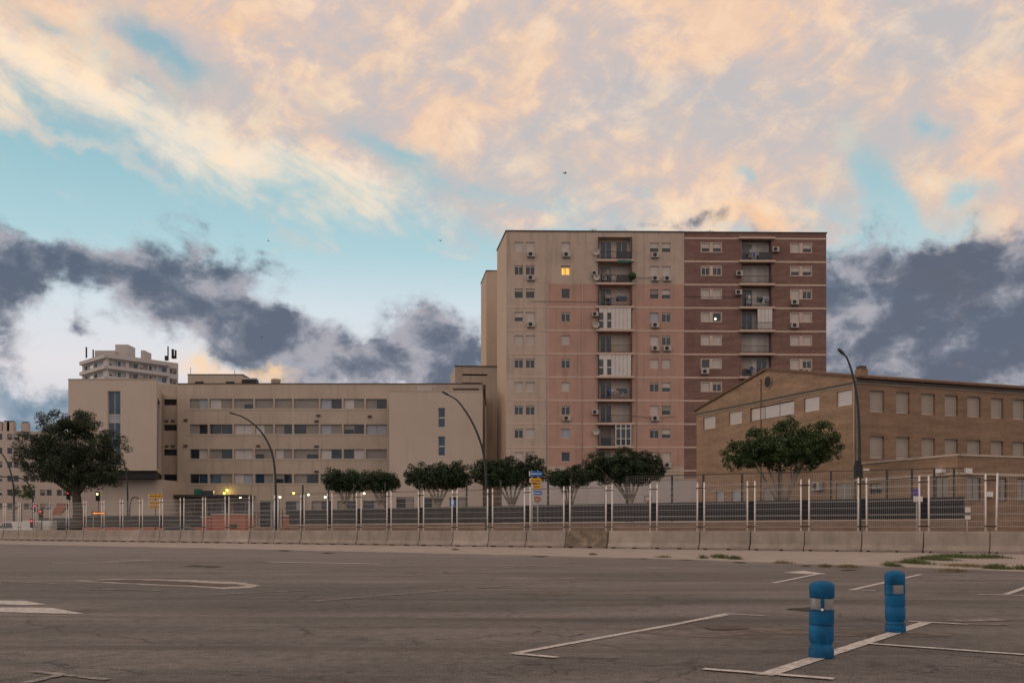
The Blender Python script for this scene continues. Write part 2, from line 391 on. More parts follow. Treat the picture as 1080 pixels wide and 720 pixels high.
# pale concrete strip in front of the barriers
BA=Vector((-51.9,101.8,0)); BB=Vector((22.6,47.0,0)); NB=31
bd=(BB-BA)/NB
edge=[]
def B(i): return BA+bd*i
edge_in=[B(-6),B(38)]
pts=[(-62,90),(-51,84),(-40,76.5),(-28,67.5),(-16,58),(-6,49.5),(0,44.6),(6.5,38.4),(10.5,32.5),(14.2,27.6),(19,24.5),(27,22.5)]
st=MB(); L=[]
for i in range(len(pts)-1):
    a=Vector(pts[i]); b=Vector(pts[i+1])
    for k in range(10):
        q=a.lerp(b,k/10); L.append(Vector((q.x+random.uniform(-.1,.1),q.y+random.uniform(-.3,.3),.10 if 0 else .02)))
b0=B(-6); b1=B(36)
n=len(L)
for i in range(n-1):
    f0=i/(n-1); f1=(i+1)/(n-1); p0=b0.lerp(b1,f0); p1=b0.lerp(b1,f1)
    st.quad(L[i],L[i+1],Vector((p1.x,p1.y,.02)),Vector((p0.x,p0.y,.02)),M['slab'])
    st.quad(Vector((L[i].x,L[i].y,0)),Vector((L[i+1].x,L[i+1].y,0)),L[i+1],L[i],M['slab'])
tag(st.build('pavement'),kind='structure')

# ------------------------------------------------------------------ barriers and temporary fence
d3=(BB-BA).normalized(); ang=math.atan2(d3.y,d3.x); STEP=(BB-BA).length/NB
prof=[(-.30,.095),(-.30,.16),(-.16,.38),(-.115,.98),(-.09,1.06),(.09,1.06),(.115,.98),(.16,.38),(.30,.16),(.30,.095)]
def barrier_mesh(mat,half):
    mb=MB(); n=len(prof)
    secs=[-half,-half*.34,half*.34,half]
    vs=[(x,y,z) for x in (-half,-half+.03,half-.03,half) for (y,z) in prof]
    vs=[]
    for k,x in enumerate((-half,-half+.04,half-.04,half)):
        s=.93 if k in (0,3) else 1
        vs+=[(x,y*s,z if z<1 else z-(0.02 if k in (0,3) else 0)) for (y,z) in prof]
    fs=[]
    for k in range(3):
        for i in range(n):
            j=(i+1)%n; fs.append((k*n+i,(k+1)*n+i,(k+1)*n+j,k*n+j))
    fs.append(tuple(range(n))); fs.append(tuple(3*n+i for i in range(n-1,-1,-1)))
    mb.add(vs,fs,mat)
    for x0,x1 in ((-half+.02,-half+.25),(-.18,.18),(half-.25,half-.02)):
        mb.box(x0,x1,-.27,.27,.018,.098,mat)
    return mb
def ordn(n):
    w=['','first','second','third','fourth','fifth','sixth','seventh','eighth','ninth','tenth','eleventh','twelfth','thirteenth','fourteenth','fifteenth','sixteenth','seventeenth','eighteenth','nineteenth','twentieth']
    if n<=20: return w[n]
    t={2:'twenty',3:'thirty'}[n//10]; return t if n%10==0 and False else (t+'-'+w[n%10] if n%10 else {2:'twentieth',3:'thirtieth'}[n//10])
protoB={}
for key in ('concrete','concrete2','concrete3'):
    protoB[key]=None
NVIS=33
for i in range(-1,34):
    key='concrete3' if i==23 else ('concrete2' if i in (24,7,12,20) else 'concrete')
    c=B(i+.5)+Vector((0,0,0))
    if protoB[key] is None:
        o=barrier_mesh(M[key],STEP/2-.03).build('jersey_barrier',None,loc=c); protoB[key]=o
    else:
        o=protoB[key].copy(); COL.objects.link(o)
    o.location=c+Vector((random.uniform(-.03,.03),random.uniform(-.03,.03),0)); o.rotation_euler=(0,0,ang+random.uniform(-.008,.008))
    if i==23: lab='concrete barrier darkened all over by heavy black stains'
    elif i==24: lab='clean pale concrete barrier directly right of the black-stained one'
    elif i>=16: lab='grey concrete barrier under the wire fence, %s from the right edge'%ordn(34-i)
    else: lab='grey concrete barrier under the wire fence, %s from the left edge'%ordn(i+2)
    tag(o,lab,'barrier','concrete barriers in a row across the car park')
# fence panels: two posts, mesh, four clamps
half=STEP/2-.215
def fence_panel():
    root=empty('fence_panel',(0,0,0))
    for s in (-1,1):
        p=MB(); p.tube([(s*half,0,1.05),(s*half,0,3.76)],.043,M['postw'],8); p.tube([(s*half,0,3.76),(s*half,0,3.79)],[.05,.03],M['postw'],8)
        q=p.build('post',root,loc=(0,0,0))
        c=MB(); c.tube([(s*half,0,1.05),(s*half,0,1.12)],.06,M['wire'],8)
        c.build('post_foot',q,loc=(0,0,0))
    m=MB()
    zz=[1.28,1.55,1.9,2.25,2.6,2.95,3.3,3.62]
    for z in zz: m.box(-half+.03,half-.03,-.006,.006,z-.008,z+.008,M['wire'])
    for z in (1.9,2.6,3.3):
        m.box(-half+.03,half-.03,-.022,-.010,z-.05,z-.038,M['wire'])
    nv=26
    for k in range(1,nv):
        x=-half+2*half*k/nv; m.box(x-.003,x+.003,-.0095,-.0035,1.25,3.65,M['wire'])
    m.build('wire_mesh',root,loc=(0,0,0))
    return root
def coupling():
    m=MB()
    for z in (1.3,3.47):
        m.box(-.26,.26,-.05,.05,z-.025,z+.025,M['black'])
    return m
fp=fence_panel(); first=True
for i in range(-1,33):
    o=fp if first else copy_tree(fp)
    j=Vector((0,0,0)); c=B(i+.5)
    o.location=c; o.rotation_euler=(random.uniform(-.006,.006),random.uniform(-.006,.006),ang+random.uniform(-.01,.01))
    if i>=31: o.rotation_euler[1]+=.02
    lab='wire mesh fence panel with white posts on the barriers, %s from the %s edge'%((ordn(i+2),'left') if i<16 else (ordn(33-i),'right'))
    tag(o,lab,'fence panel','temporary fence panels standing on the barriers')
    if not first or True:
        cp=coupling().build('fence_coupling',o,loc=(half+.215,0,0))
    first=False

# ------------------------------------------------------------------ window builder
def window(parent, fr, u0,u1,z0,z1, states, depth=.16, frame='frame', sill=False, name='window', bar=.05):
    f=MB(); g_=MB(); s_=MB(); n=len(states); wd=(u1-u0)/n
    w=-depth
    f.fbox(fr,u0,u1,w-.03,w+.03,z0,z0+bar,M[frame]); f.fbox(fr,u0,u1,w-.03,w+.03,z1-bar,z1,M[frame])
    for k in range(n+1):
        uc=u0+wd*k; a=max(u0,uc-bar/2) if 0<k<n else (u0 if k==0 else u1-bar); b=a+bar
        f.fbox(fr,a,b,w-.028,w+.028,z0+bar,z1-bar,M[frame])
    for k,stt in enumerate(states):
        a=u0+wd*k+bar*.5; b=u0+wd*(k+1)-bar*.5; h=z1-z0
        def gl(mat,za=z0+bar,zb=z1-bar): g_.quad(fr.pt(a,w-.01,za),fr.pt(b,w-.01,za),fr.pt(b,w-.01,zb),fr.pt(a,w-.01,zb),M[mat])
        def sh(frac,mat='shut'):
            zb=z1-bar; za=zb-(h-2*bar)*frac
            nn=max(2,int((zb-za)/.16))
            for q in range(nn):
                y0=za+(zb-za)*q/nn; y1=za+(zb-za)*(q+1)/nn
                s_.fbox(fr,a,b,w,w+.022,y0,y1-.012,M[mat])
        if stt=='s': gl('dark'); sh(1)
        elif stt=='T': gl('dark'); sh(1,'shuts')
        elif stt=='S': gl('dark'); sh(1,'shutg')
        elif stt=='W': gl('dark'); sh(1,'shutw')
        elif stt=='h': gl('glass'); sh(.55)
        elif stt=='q': gl('glass'); sh(.25)
        elif stt=='H': gl('glass'); sh(.5,'shutg')
        elif stt=='o':
            gl('glass'); c=(a+b)/2; f.fbox(fr,c-.03,c+.03,w,w+.03,z0+bar,z1-bar,M[frame]); f.fbox(fr,a,b,w,w+.028,z1-bar-.14,z1-bar,M[frame])
        elif stt=='d': gl('glass')
        elif stt=='b': gl('glassb')
        elif stt=='c': gl('curtain')
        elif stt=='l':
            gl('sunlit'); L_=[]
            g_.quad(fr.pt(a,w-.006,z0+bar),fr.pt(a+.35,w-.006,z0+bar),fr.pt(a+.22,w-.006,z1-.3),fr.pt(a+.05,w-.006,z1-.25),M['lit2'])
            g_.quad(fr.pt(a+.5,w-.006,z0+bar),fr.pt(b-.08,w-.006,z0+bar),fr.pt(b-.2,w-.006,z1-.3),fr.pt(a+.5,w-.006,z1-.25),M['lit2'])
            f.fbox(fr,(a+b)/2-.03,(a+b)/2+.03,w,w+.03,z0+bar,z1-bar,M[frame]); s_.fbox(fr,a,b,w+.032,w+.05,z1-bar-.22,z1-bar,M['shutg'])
    if sill: f.fbox(fr,u0-.06,u1+.06,-.02,.07,z0-.07,z0-.003,M['bandp'])
    o=f.build(name,parent)
    if g_.v: g_.build('pane',o)
    if s_.v: s_.build('roller_shutter',o)
    return o
def ac_unit(parent, fr, u, z, w=.8, h=.55, dep=.35):
    m=MB(); m.fbox(fr,u-w/2,u+w/2,.06,.06+dep,z,z+h,M['acw'])
    m.fbox(fr,u-w/2+.1,u-w/2+.16,.0,dep,z-.06,z-.004,M['framed']); m.fbox(fr,u+w/2-.16,u+w/2-.1,.0,dep,z-.06,z-.004,M['framed'])
    o=m.build('air_conditioner',parent)
    g_=MB(); c=u-.08; r=h*.4; ww=.06+dep+.004
    ring=[fr.pt(c+r*math.cos(a),ww,z+h/2+r*math.sin(a)) for a in [2*math.pi*k/14 for k in range(14)]]
    ring2=[fr.pt(c+r*math.cos(a),ww+.02,z+h/2+r*math.sin(a)) for a in [2*math.pi*k/14 for k in range(14)]]
    g_.add(ring2,[tuple(range(14))],M['black']); g_.add(ring+ring2,[(i,(i+1)%14,14+(i+1)%14,14+i) for i in range(14)],M['acw'])
    g_.build('fan_grille',o); return o
def dish(parent, fr, u, z, r=.38):
    m=MB(); n=14; vs=[]
    for k,(rr,ww) in enumerate(((.02,.30),(r*.6,.34),(r,.44))):
        for i in range(n):
            a=2*math.pi*i/n; vs.append(fr.pt(u+rr*math.cos(a)-ww*.2,ww,z+rr*math.sin(a)+ww*.2))
    fs=[tuple(range(n))]+[(k*n+i,k*n+(i+1)%n,(k+1)*n+(i+1)%n,(k+1)*n+i) for k in range(2) for i in range(n)]
    m.add(vs,fs,M['acw'],True); m.tube([fr.pt(u,0,z-.1),fr.pt(u,.3,z)],.02,M['acw'],6)
    return m.build('satellite_dish',parent)

# ------------------------------------------------------------------ the pink and cream tower
A=P(534,0,121.0); Bp=P(871.5,0,121.8); tf=Fr((A.x,A.y),(Bp.x,Bp.y))
uD=tf.u(721.5); uE=tf.L
z=lambda py,px=620: tf.z(px,py)
FLP=24.56
zroof=z(244.6); 
bands=[z(250.3+FLP*k) for k in range(13)]
tower=empty('apartment_block',(tf.pt(uD/2,0,0)),0,'tall cream and salmon apartment block with central balconies, in mid picture','building')
browntower=empty('apartment_block',(tf.pt((uD+uE)/2,0,0)),0,'tall dark brown brick apartment block joined to the right of the salmon one','building')
pairsL=['ss','oo','qq','hs','ss','oo','ss','oo','os','ss','ss','ss']
single=['s','l','d','o','s','o','s','o','c','d','s','s']
pairsR=['hh','ss','Hh','co','so','ss','oh','sH','oh','ss','ss','ss']
acL={0:(1,),1:(1,),3:(1,)}; acS={0:1,7:1}; acR={0:(0,),1:(0,1),3:(0,),4:(0,1),7:(0,),9:(1,)}
holes=[]; wins=[]
def U(a): return tf.u(a)
for k in range(11):
    zt=bands[k]-5.3*.1155; zb=zt-9.9*.1155
    for (a,b,stt,ac) in ((542.6,551.7,pairsL[k][0],0 in acL.get(k,())),(554.4,563.9,pairsL[k][1],1 in acL.get(k,())),
                      (592.0,601.2,single[k],k in acS),
                      (685.3,694.8,pairsR[k][0],0 in acR.get(k,())),(698.0,707.3,pairsR[k][1],1 in acR.get(k,()))):
        holes.append((U(a),U(b),zb,zt)); wins.append((U(a),U(b),zb,zt,stt,ac,a))
bu0,bu1=U(631.6),U(665.3); bh=[]
for k in range(11):
    bh.append((bu0,bu1,bands[k+1]+.12 if k<11 else 0,bands[k]-.12 if k else z(249.8)+.0,1.1))
uS=U(578.5); zS=bands[2]+.0; zLow=z(491.5)
def pinkmat(u,zz):
    if u<uS: return M['cream']
    return M['salmon'] if zLow<zz<zS else M['cream']
w_=MB()
wall(w_,tf,0,uD,0,zroof,holes+bh,pinkmat,usplit=[uS],zsplit=[zS,zLow])
back=16.0; sideA=tf.pt(0,0,0); sl=P(524.3,0,129.5)
# left side wall (pale) and back
pl=[(A.x,A.y),(tf.pt(uD,0,0).x,tf.pt(uD,0,0).y),(tf.pt(uD,-back,0).x,tf.pt(uD,-back,0).y),(sl.x+1,sl.y+8),(sl.x,sl.y)]
shell(w_,pl,0,zroof,M['cream_side'],M['roof'],skip=(0,1),parapet=.4)
w_.build('wall',tower)
t_=MB()
for k in range(3,12):
    zz=bands[k]
    for (a,b) in ((.0,bu0-.02),(bu1+.02,uD)): t_=MB(); t_.fbox(tf,a,b,0,.03,zz-.10,zz+.10,M['bandp'],skip=(4,)); t_.build('floor_band',tower)
t_=MB(); t_.fbox(tf,-.1,uD-.02,-.25,.1,zroof+.003,zroof+.14,M['coping'])
v0=Vector((A.x,A.y)); 
sf=Fr((sl.x,sl.y),(A.x,A.y)); t_.fbox(sf,-.05,sf.L-.1,-.2,.1,zroof+.005,zroof+.14,M['coping'])
t_.build('roof_coping',tower)
for i,(a,b,c,d_,stt,ac,px) in enumerate(wins):
    o=window(tower,tf,a,b,c,d_,stt,.16)
    if ac: ac_unit(tower,tf,(a+b)/2+.1,c-.72,.95,.6)
def balcony(parent, fr, u0,u1,zb,zt, kind, proud=.0, slabmat='bandp', railm='rail', side='bandp'):
    """zb floor level, zt underside of the slab over it"""
    rear=-1.1; dm=MB(); 
    c=(u0+u1)/2
    # back wall, with openings filled by door windows
    hs=[(u0+.25,c-.25,zb+.05,zt-.35),(c+.25,u1-.25,zb+.05 if kind!='half' else zb+.9,zt-.35)]
    wall(dm,fr,u0,u1,zb-.1,zt+.1,hs,M[side],reveal=.08,w=rear)
    root=dm.build('balcony',parent)
    states={'glass':'bb','dark':'Hh','shut':'ss','half':'dh','open':'ob','mix':'ds','clothes':'hd','encl_both':'SS','encl_right':'bS','grid':'HS'}[kind]
    class O: pass
    fr2=Fr(fr.pt(0,rear,0).to_2d(),fr.pt(fr.L,rear,0).to_2d())
    for (h,s) in zip(hs,states):
        window(root,fr2,h[0],h[1],h[2],h[3],s+s if s in 'Sbsd' else s,.05,name='balcony_door',bar=.07)
    sl_=MB(); sl_.fbox(fr,u0-.35*(proud>0),u1+.35*(proud>0),-.0,.12+proud,zb-.13,zb+.12,M[slabmat]); sl_.fbox(fr,u0,u1,rear,0,zb-.10,zb+.10,M[side])
    sl_.build('balcony_slab',root)
    r=MB(); ww=.04+proud
    if not kind.startswith('encl_both'):
        for zz in (zb+.22,zb+1.0): r.fbox(fr,u0+.02,u1-.02,ww,ww+.05,zz,zz+.05,M[railm])
        nb=26
        for q in range(nb+1):
            uu=u0+.03+(u1-u0-.1)*q/nb; r.fbox(fr,uu,uu+.028,ww+.01,ww+.035,zb+.12,zb+1.0,M[railm])
        if kind in ('dark','glass'):
            r.fbox(fr,c+.2,u1-.05,ww+.012,ww+.03,zb+.2,zb+1.0,M['screenl'])
        r.build('railing',root)
    e=MB()
    h1=zt-.12
    if kind in ('encl_both','encl_right','grid'):
        uu0=u0+.02 if kind=='encl_both' else c+.02
        if kind=='grid':
            for q in range(4):
                a=uu0+(u1-uu0-.1)*q/3; e.fbox(fr,a,a+.12,ww-.06,ww+.06,zb+.13,h1,M['panelw'])
            for zz in (zb+.13,zb+.95,zb+2.2): e.fbox(fr,uu0,u1,ww-.05,ww+.05,zz,zz+.12,M['panelw'])
            e.fbox(fr,uu0,u1,ww-.04,ww-.02,zb+.13,h1,M['glass'])
        else:
            nseg=8 if kind=='encl_both' else 4; sw=(u1-uu0)/nseg
            for q in range(nseg):
                a=uu0+sw*q
                if kind=='encl_both' and q in (0,2):
                    e.fbox(fr,a+.02,a+sw-.02,ww-.03,ww,zb+.13,h1,M['glass']); 
                    for zz in (zb+.13,zb+1.1,h1-.6): e.fbox(fr,a,a+sw,ww,ww+.04,zz,zz+(.12 if zz<h1-.7 else .6),M['panelw'])
                else:
                    e.fbox(fr,a+.015,a+sw-.015,ww-.03,ww+.02,zb+.13,h1,M['panelw'])
            e.fbox(fr,uu0,u1,ww-.05,ww-.035,zb+.13,h1,M['shutg'])
        e.build('glazed_enclosure',root)
    if kind in ('clothes','dark','half'):
        for q in range(5):
            k=MB(); a=u0+.4+random.uniform(0,(u1-u0)*.75); zz=zb+random.uniform(.5,1.2); k.fbox(fr,a,a+random.uniform(.2,.5),-.35,-.3,zz,zz+random.uniform(.3,.6),M[random.choice(['shutw','shutg','blue','curtain'])]); k.build('hanging_laundry',root)
    return root
pk=['glass','dark','half','encl_both','mix','encl_both','half','mix','grid','dark','shut']
for k in range(11):
    balcony(tower,tf,bu0,bu1,bands[k+1],bands[k] if k else z(249.8)+.1,pk[k],.25)
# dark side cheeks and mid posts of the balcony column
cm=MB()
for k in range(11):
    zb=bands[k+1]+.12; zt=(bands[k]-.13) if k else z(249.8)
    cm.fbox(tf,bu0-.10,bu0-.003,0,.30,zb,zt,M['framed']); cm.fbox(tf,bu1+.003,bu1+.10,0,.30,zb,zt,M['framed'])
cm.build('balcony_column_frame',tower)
for (px,py) in ((627,291),(627.5,334),(627.5,437)): ac_unit(tower,tf,U(px),z(py),.75,.55)
for (px,py) in ((629.3,267),(629.5,293.5),(629,343.5),(629,456)): dish(tower,tf,U(px),z(py),.42)
# green awning roll under the top balcony, potted plant on the second
for (px,ya,yb) in ((576.8,246,500),(671.5,246,500),(614,300,500)):
    m=MB(); m.tube([tf.pt(U(px),.09,z(yb)),tf.pt(U(px),.09,z(ya))],.035,M['hosp'],6); m.build('rain_pipe',tower)
for (xa,xb,yy,sag) in ((665.5,688,291.8,.15),(667,712,438.3,.25),(560,631,318,.0),(722,782,312,.1)):
    a=tf.pt(U(xa),.1,z(yy)); b=tf.pt(U(xb),.1,z(yy+.4)); m=MB(); m.tube([a,(a+b)/2-Vector((0,0,sag)),b],.022,M['black'],5); m.build('wall_cable',tower)
gm=MB(); gm.fbox(tf,U(651),bu1-.05,.30,.55,z(277.6),z(275.2),M['green']); gm.build('awning_roll',tower)
pm=MB(); pm.ball(tf.pt(U(666.5),.6,z(292)),.45,M['leafd'],1.0,8); pm.build('potted_plant',tower)
# ---- brown tower
bw_=MB(); holes=[]; bwins=[]
bb=[z(251.6+24.45*k,790) for k in range(13)]
pl0=['hh','oo','ss','sd','ss','ds','so','ss','ss','ss','ss']; pr0=['sh','hh','so','ss','ss','so','ss','ss','ss','ss','ss']
acB={(5,0),(5,2),(2,2),(3,2),(5,3)}
for k in range(11):
    zt=bb[k]-5.2*.1158; zb=zt-9.2*.1158
    for j,(a,b,s) in enumerate(((739.8,748.4,pl0[k][0]),(751.6,760.6,pl0[k][1]),(834,843,pr0[k][0]),(846.4,855.7,pr0[k][1]))):
        holes.append((U(a),U(b),zb,zt)); bwins.append((U(a),U(b),zb,zt,s,(k,j) in acB,k,j))
cu0,cu1=U(782.2),U(813.6); bh2=[]
for k in range(11): bh2.append((cu0,cu1,bb[k+1]+.12,bb[k]-.12,1.1))
wall(bw_,tf,uD,uE,0,zroof,holes+bh2,M['brown'])
q1=tf.pt(uE,0,0); q2=tf.pt(uE,-back,0); q3=tf.pt(uD,-back,0); q0=tf.pt(uD,0,0)
shell(bw_,[(q0.x,q0.y),(q1.x,q1.y),(q2.x,q2.y),(q3.x,q3.y)],0,zroof,M['brown'],M['roof'],skip=(0,3),parapet=.4)
bw_.build('wall',browntower)
t_=MB()
for k in range(0,12):
    zz=bb[k]
    for (a,b) in ((uD+.03,cu0-.36 if 0 else cu0-.02),(cu1+.02,uE)): t_=MB(); t_.fbox(tf,a,b,0,.035,zz-.10,zz+.10,M['bandp'],skip=(4,)); t_.build('floor_band',browntower)
t_=MB(); t_.fbox(tf,uD,uE+.1,-.25,.1,zroof+.003,zroof+.12,M['coping']); t_.fbox(tf,cu0-.4,cu1+.4,.0,.35,bb[0]-.1,bb[0]+.14,M['bandp']); t_.build('roof_coping',browntower)
for (a,b,c,d_,s,ac,k,j) in bwins:
    o=window(browntower,tf,a,b,c,d_,s,.10,sill=False)
    if ac: ac_unit(browntower,tf,(a+b)/2-.1,c-.75,.95,.6)
# pale surrounds round each window pair
t_=MB()
for k in range(11):
    zt=bb[k]-5.2*.1158; zb=zt-9.2*.1158
    for (a,b,c,d_) in ((739.8,748.4,751.6,760.6),(834,843,846.4,855.7)):
        a,b,c,d_=map(U,(a,b,c,d_)); e=.09; t_=MB()
        t_.fbox(tf,a-e,d_+e,0,.03,zt+.002,zt+e,M['bandp']); t_.fbox(tf,a-e,d_+e,0,.05,zb-e,zb-.002,M['bandp'])
        t_.fbox(tf,a-e,a-.002,0,.03,zb,zt,M['bandp']); t_.fbox(tf,b+.002,c-.002,0,.03,zb,zt,M['bandp']); t_.fbox(tf,d_+.002,d_+e,0,.03,zb,zt,M['bandp']); t_.build('window_surround',browntower)
bk=['dark','shut','half','encl_right','shut','clothes','mix','shut','shut','shut','shut']
for k in range(11): balcony(browntower,tf,cu0,cu1,bb[k+1],bb[k],bk[k],.35,side='panelw')
for (px,py) in ((779.3,290.5),(778.5,310.5),(817.5,265)): ac_unit(browntower,tf,U(px),z(py),.8,.6)
lb=MB(); lb.ball(tf.pt(U(754.6),-.06,z(335.6)),.12,M['litw'],1,8); lb.build('lit_ceiling_bulb',browntower)
def antenna(parent,p,h,arms=3,name='antenna'):
    m=MB(); p=Vector(p); m.tube([p,p+Vector((0,0,h))],.03,M['black'],5)
    for q in range(arms):
        zz=h*(.95-.12*q); l=.5-.1*q; m.box(p.x-l,p.x+l,p.y-.012,p.y+.012,p.z+zz-.012,p.z+zz+.012,M['black'])
    return m.build(name,parent)
antenna(browntower,tf.pt(U(754.5),-3,zroof-.3),1.5,2); antenna(browntower,tf.pt(U(765),-3,zroof-.3),1.2,2); antenna(tower,tf.pt(U(627),-2,zroof-.3),1.3,2)

# rear block behind the tower's left side
R1=P(513,0,150); R0=P(507.3,0,158); R2=P(530,0,150.2)
rb=MB(); zt=H+(HY-286)/F*150
shell(rb,[(R1.x,R1.y),(R2.x+6,R2.y),(R2.x+6,R2.y+14),(R0.x,R0.y+10),(R0.x,R0.y)],0,zt,M['cream_side'],M['roof'],parapet=.3)
fr_=Fr((R1.x,R1.y),(R2.x,R2.y)); rb.fbox(fr_,0,6,-.2,.08,zt+.003,zt+.16,M['coping']); fr2_=Fr((R0.x,R0.y),(R1.x,R1.y)); rb.fbox(fr2_,0,fr2_.L-.1,-.2,.08,zt+.005,zt+.16,M['coping'])
rb=tag(rb.build('apartment_block'),'narrow pale tower standing behind the left edge of the salmon block','building')
# low plain block between
K0=P(475,0,152); K1=P(480,0,143); K2=P(526,0,143.5); zk=H+(HY-386.3)/F*143
kr=empty('concrete_block',((K1.x+K2.x)/2,K1.y,0),0,'windowless beige concrete block with long slots, between white wing and towers','building')
kb=MB(); kf=Fr((K1.x,K1.y),(K2.x,K2.y))
hs=[(kf.u(487.5),kf.u(514),kf.z(500,396.0),kf.z(500,394.3)),(kf.u(487.5),kf.u(508),kf.z(500,405),kf.z(500,403.4))]
wall(kb,kf,0,kf.L,0,zk,hs,M['hosp'],reveal=.6,rmat=M['coping'])
shell(kb,[(K1.x,K1.y),(K2.x,K2.y),(K2.x,K2.y+14),(K0.x,K0.y+8),(K0.x,K0.y)],0,zk,M['hosp'],M['roof'],skip=(0,))
for h in hs: kb.quad(kf.pt(h[0],-.59,h[2]),kf.pt(h[1],-.59,h[2]),kf.pt(h[1],-.59,h[3]),kf.pt(h[0],-.59,h[3]),M['dark'])
kb.build('wall',kr); t_=MB(); t_.fbox(kf,-.1,kf.L,-.2,.1,zk+.003,zk+.14,M['coping']); t_.build('roof_coping',kr)

# ------------------------------------------------------------------ the long beige hospital-like building
Yh=130.0
h0=P(187.2,0,Yh); h1_=P(412,0,Yh); hf=Fr((h0.x,h0.y),(h1_.x,h1_.y)); zr=hf.z(300,405)
hosp=empty('office_building',((h0.x+h1_.x)/2,Yh,0),0,'long beige four storey building with ribbon windows, left of the towers','building')
hw=MB(); rows=[(420.5,431),(447.3,457.6),(473.5,483.7),(499.6,509.6)]
bx=[199.3,220,246,268,289,309,337,361.5,385,409]
pat=['SWHSWSSSW','SdW SSShSc'.replace(' ',''),'SSWHWSdWS','dbSWbSHdS']
pat2=[['Sc','WS','SH','SS','SS','SS','cd','WS','Sd'],['Sd','dd','WW','WS','Sd','dS','cS','Hd','cc'],['dW','Sd','WW','HS','WS','SH','Wd','dW','SS'],['db','bS','Wc','bS','Hd','Sd','SH','dS','bd']]
hs=[]; hwin=[]
for r,(ya,yb) in enumerate(rows):
    for i in range(9):
        a=hf.u(bx[i])+.12; b=hf.u(bx[i+1])-.12; hs.append((a,b,hf.z(300,yb),hf.z(300,ya))); hwin.append((a,b,hf.z(300,yb),hf.z(300,ya),pat2[r][i]))
# ground floor glazing
ggs=[]
for i in range(8):
    a=hf.u(192+i*27.3); ggs.append((a,a+2.6,.4,hf.z(300,528.0)))
wall(hw,hf,0,hf.L+12,0,zr,hs+ggs,M['hosp'],reveal=.3)
# roofs / back
shell(hw,[(h0.x,h0.y),(h1_.x+12,h1_.y),(h1_.x+12,h1_.y+18),(h0.x,h0.y+18)],0,zr,M['hosp'],M['roof'],skip=(0,),parapet=.5)
# recessed link with narrow windows
l0=P(164,0,131.2); l1=P(187.0,0,131.2); lf=Fr((l0.x,l0.y),(l1.x,l1.y))
ls=[]
for (ya,yb) in ((420.8,427.2),(447.6,454),(473.6,480.2),(500,506.4)): ls.append((lf.u(172.8),lf.u(186.4),lf.z(180,yb),lf.z(180,ya)))
wall(hw,lf,-.5,lf.L,0,lf.z(180,405.3),ls,M['hosp'],reveal=.35)
hw.quad((l1.x,l1.y,0),(h0.x,h0.y,0),(h0.x,h0.y,zr),(l1.x,l1.y,zr),M['hosp'])
hw.add([(l0.x-1,l0.y,zr-.05),(l1.x,l1.y,zr-.05),(l1.x,l1.y+16,zr-.05),(l0.x-1,l0.y+16,zr-.05)],[(0,1,2,3)],M['roof'])
# small vents on the wall
for (px,py) in ((196,442.8),(196,470),(334,444),(334,470.5),(334,497),(272.5,470),(390,439),(336,438)):
    hw.fbox(hf,hf.u(px)-.25,hf.u(px)+.25,0,.2,hf.z(px,py)-.12,hf.z(px,py)+.12,M['coping'])
for (px,py) in ((176,443.7),(182.4,443.7),(176,470.3),(182.4,470.3)):
    hw.fbox(lf,lf.u(px)-.22,lf.u(px)+.22,0,.2,lf.z(px,py)-.1,lf.z(px,py)+.1,M['coping'])
hw.build('wall',hosp)
for (a,b,c,d_,s) in hwin: window(hosp,hf,a,b,c,d_,s,.28,frame='shutg',bar=.07)
for h in ggs: window(hosp,hf,h[0],h[1],h[2],h[3],random.choice(['dd','Sd','dc']),.28,frame='framed',bar=.07,name='ground_floor_window')
for h in ls: window(hosp,lf,h[0],h[1],h[2],h[3],'dd',.33,frame='framed',bar=.06)
t_=MB(); t_.fbox(hf,-.05,hf.L+12,-.3,.06,zr+.003,zr+.12,M['coping']); t_.build('roof_coping',hosp)
# joints every storey
t_=MB()
for (ya,yb) in rows:
    t_.fbox(hf,hf.u(198),hf.u(409.5),0,.05,hf.z(300,yb)-.16,hf.z(300,yb)-.004,M['hosp_lt'])
t_.build('window_sill_band',hosp)
# roof house, cooling fans, chimney, masts
t_=MB(); a=P(198,0,134); b=P(256,0,134); zz=H+(HY-395.3)/F*134
t_.box(a.x,b.x,134,142,zr-.5,zz,M['hosp']); t_.box(a.x-.05,b.x+.05,133.95,142,zz,zz+.12,M['coping'])
for px in (206,238.5): q=P(px,0,134); t_.box(q.x,q.x+1.1,133.93,134.2,zz-1.15,zz-.9,M['dark'])
t_.build('roof_house',hosp)
for px in (259.5,267.5):
    t_=MB(); q=P(px,0,133); t_.box(q.x-.48,q.x+.48,132.6,133.8,zr-.5,zr+1.0,M['black']); t_.lathe([(.5,0),(.5,.18),(.42,.24),(.1,.3)],M['acw'],14,(q.x,133.2,zr+1.0)); t_.build('cooling_fan',hosp)
t_=MB(); q=P(290,0,133); t_.lathe([(.62,0),(.62,1.1),(.66,1.15),(.66,1.35),(.3,1.45)],M['hosp'],14,(q.x,133.5,zr-.2)); t_.build('chimney',hosp)
for px,hh in ((201,3.0),(247.6,2.6)):
    t_=MB(); q=P(px,0,135); t_.tube([(q.x,135,zz-.3),(q.x,135,zr+hh)],.035,M['black'],5); t_.build('mast',hosp)
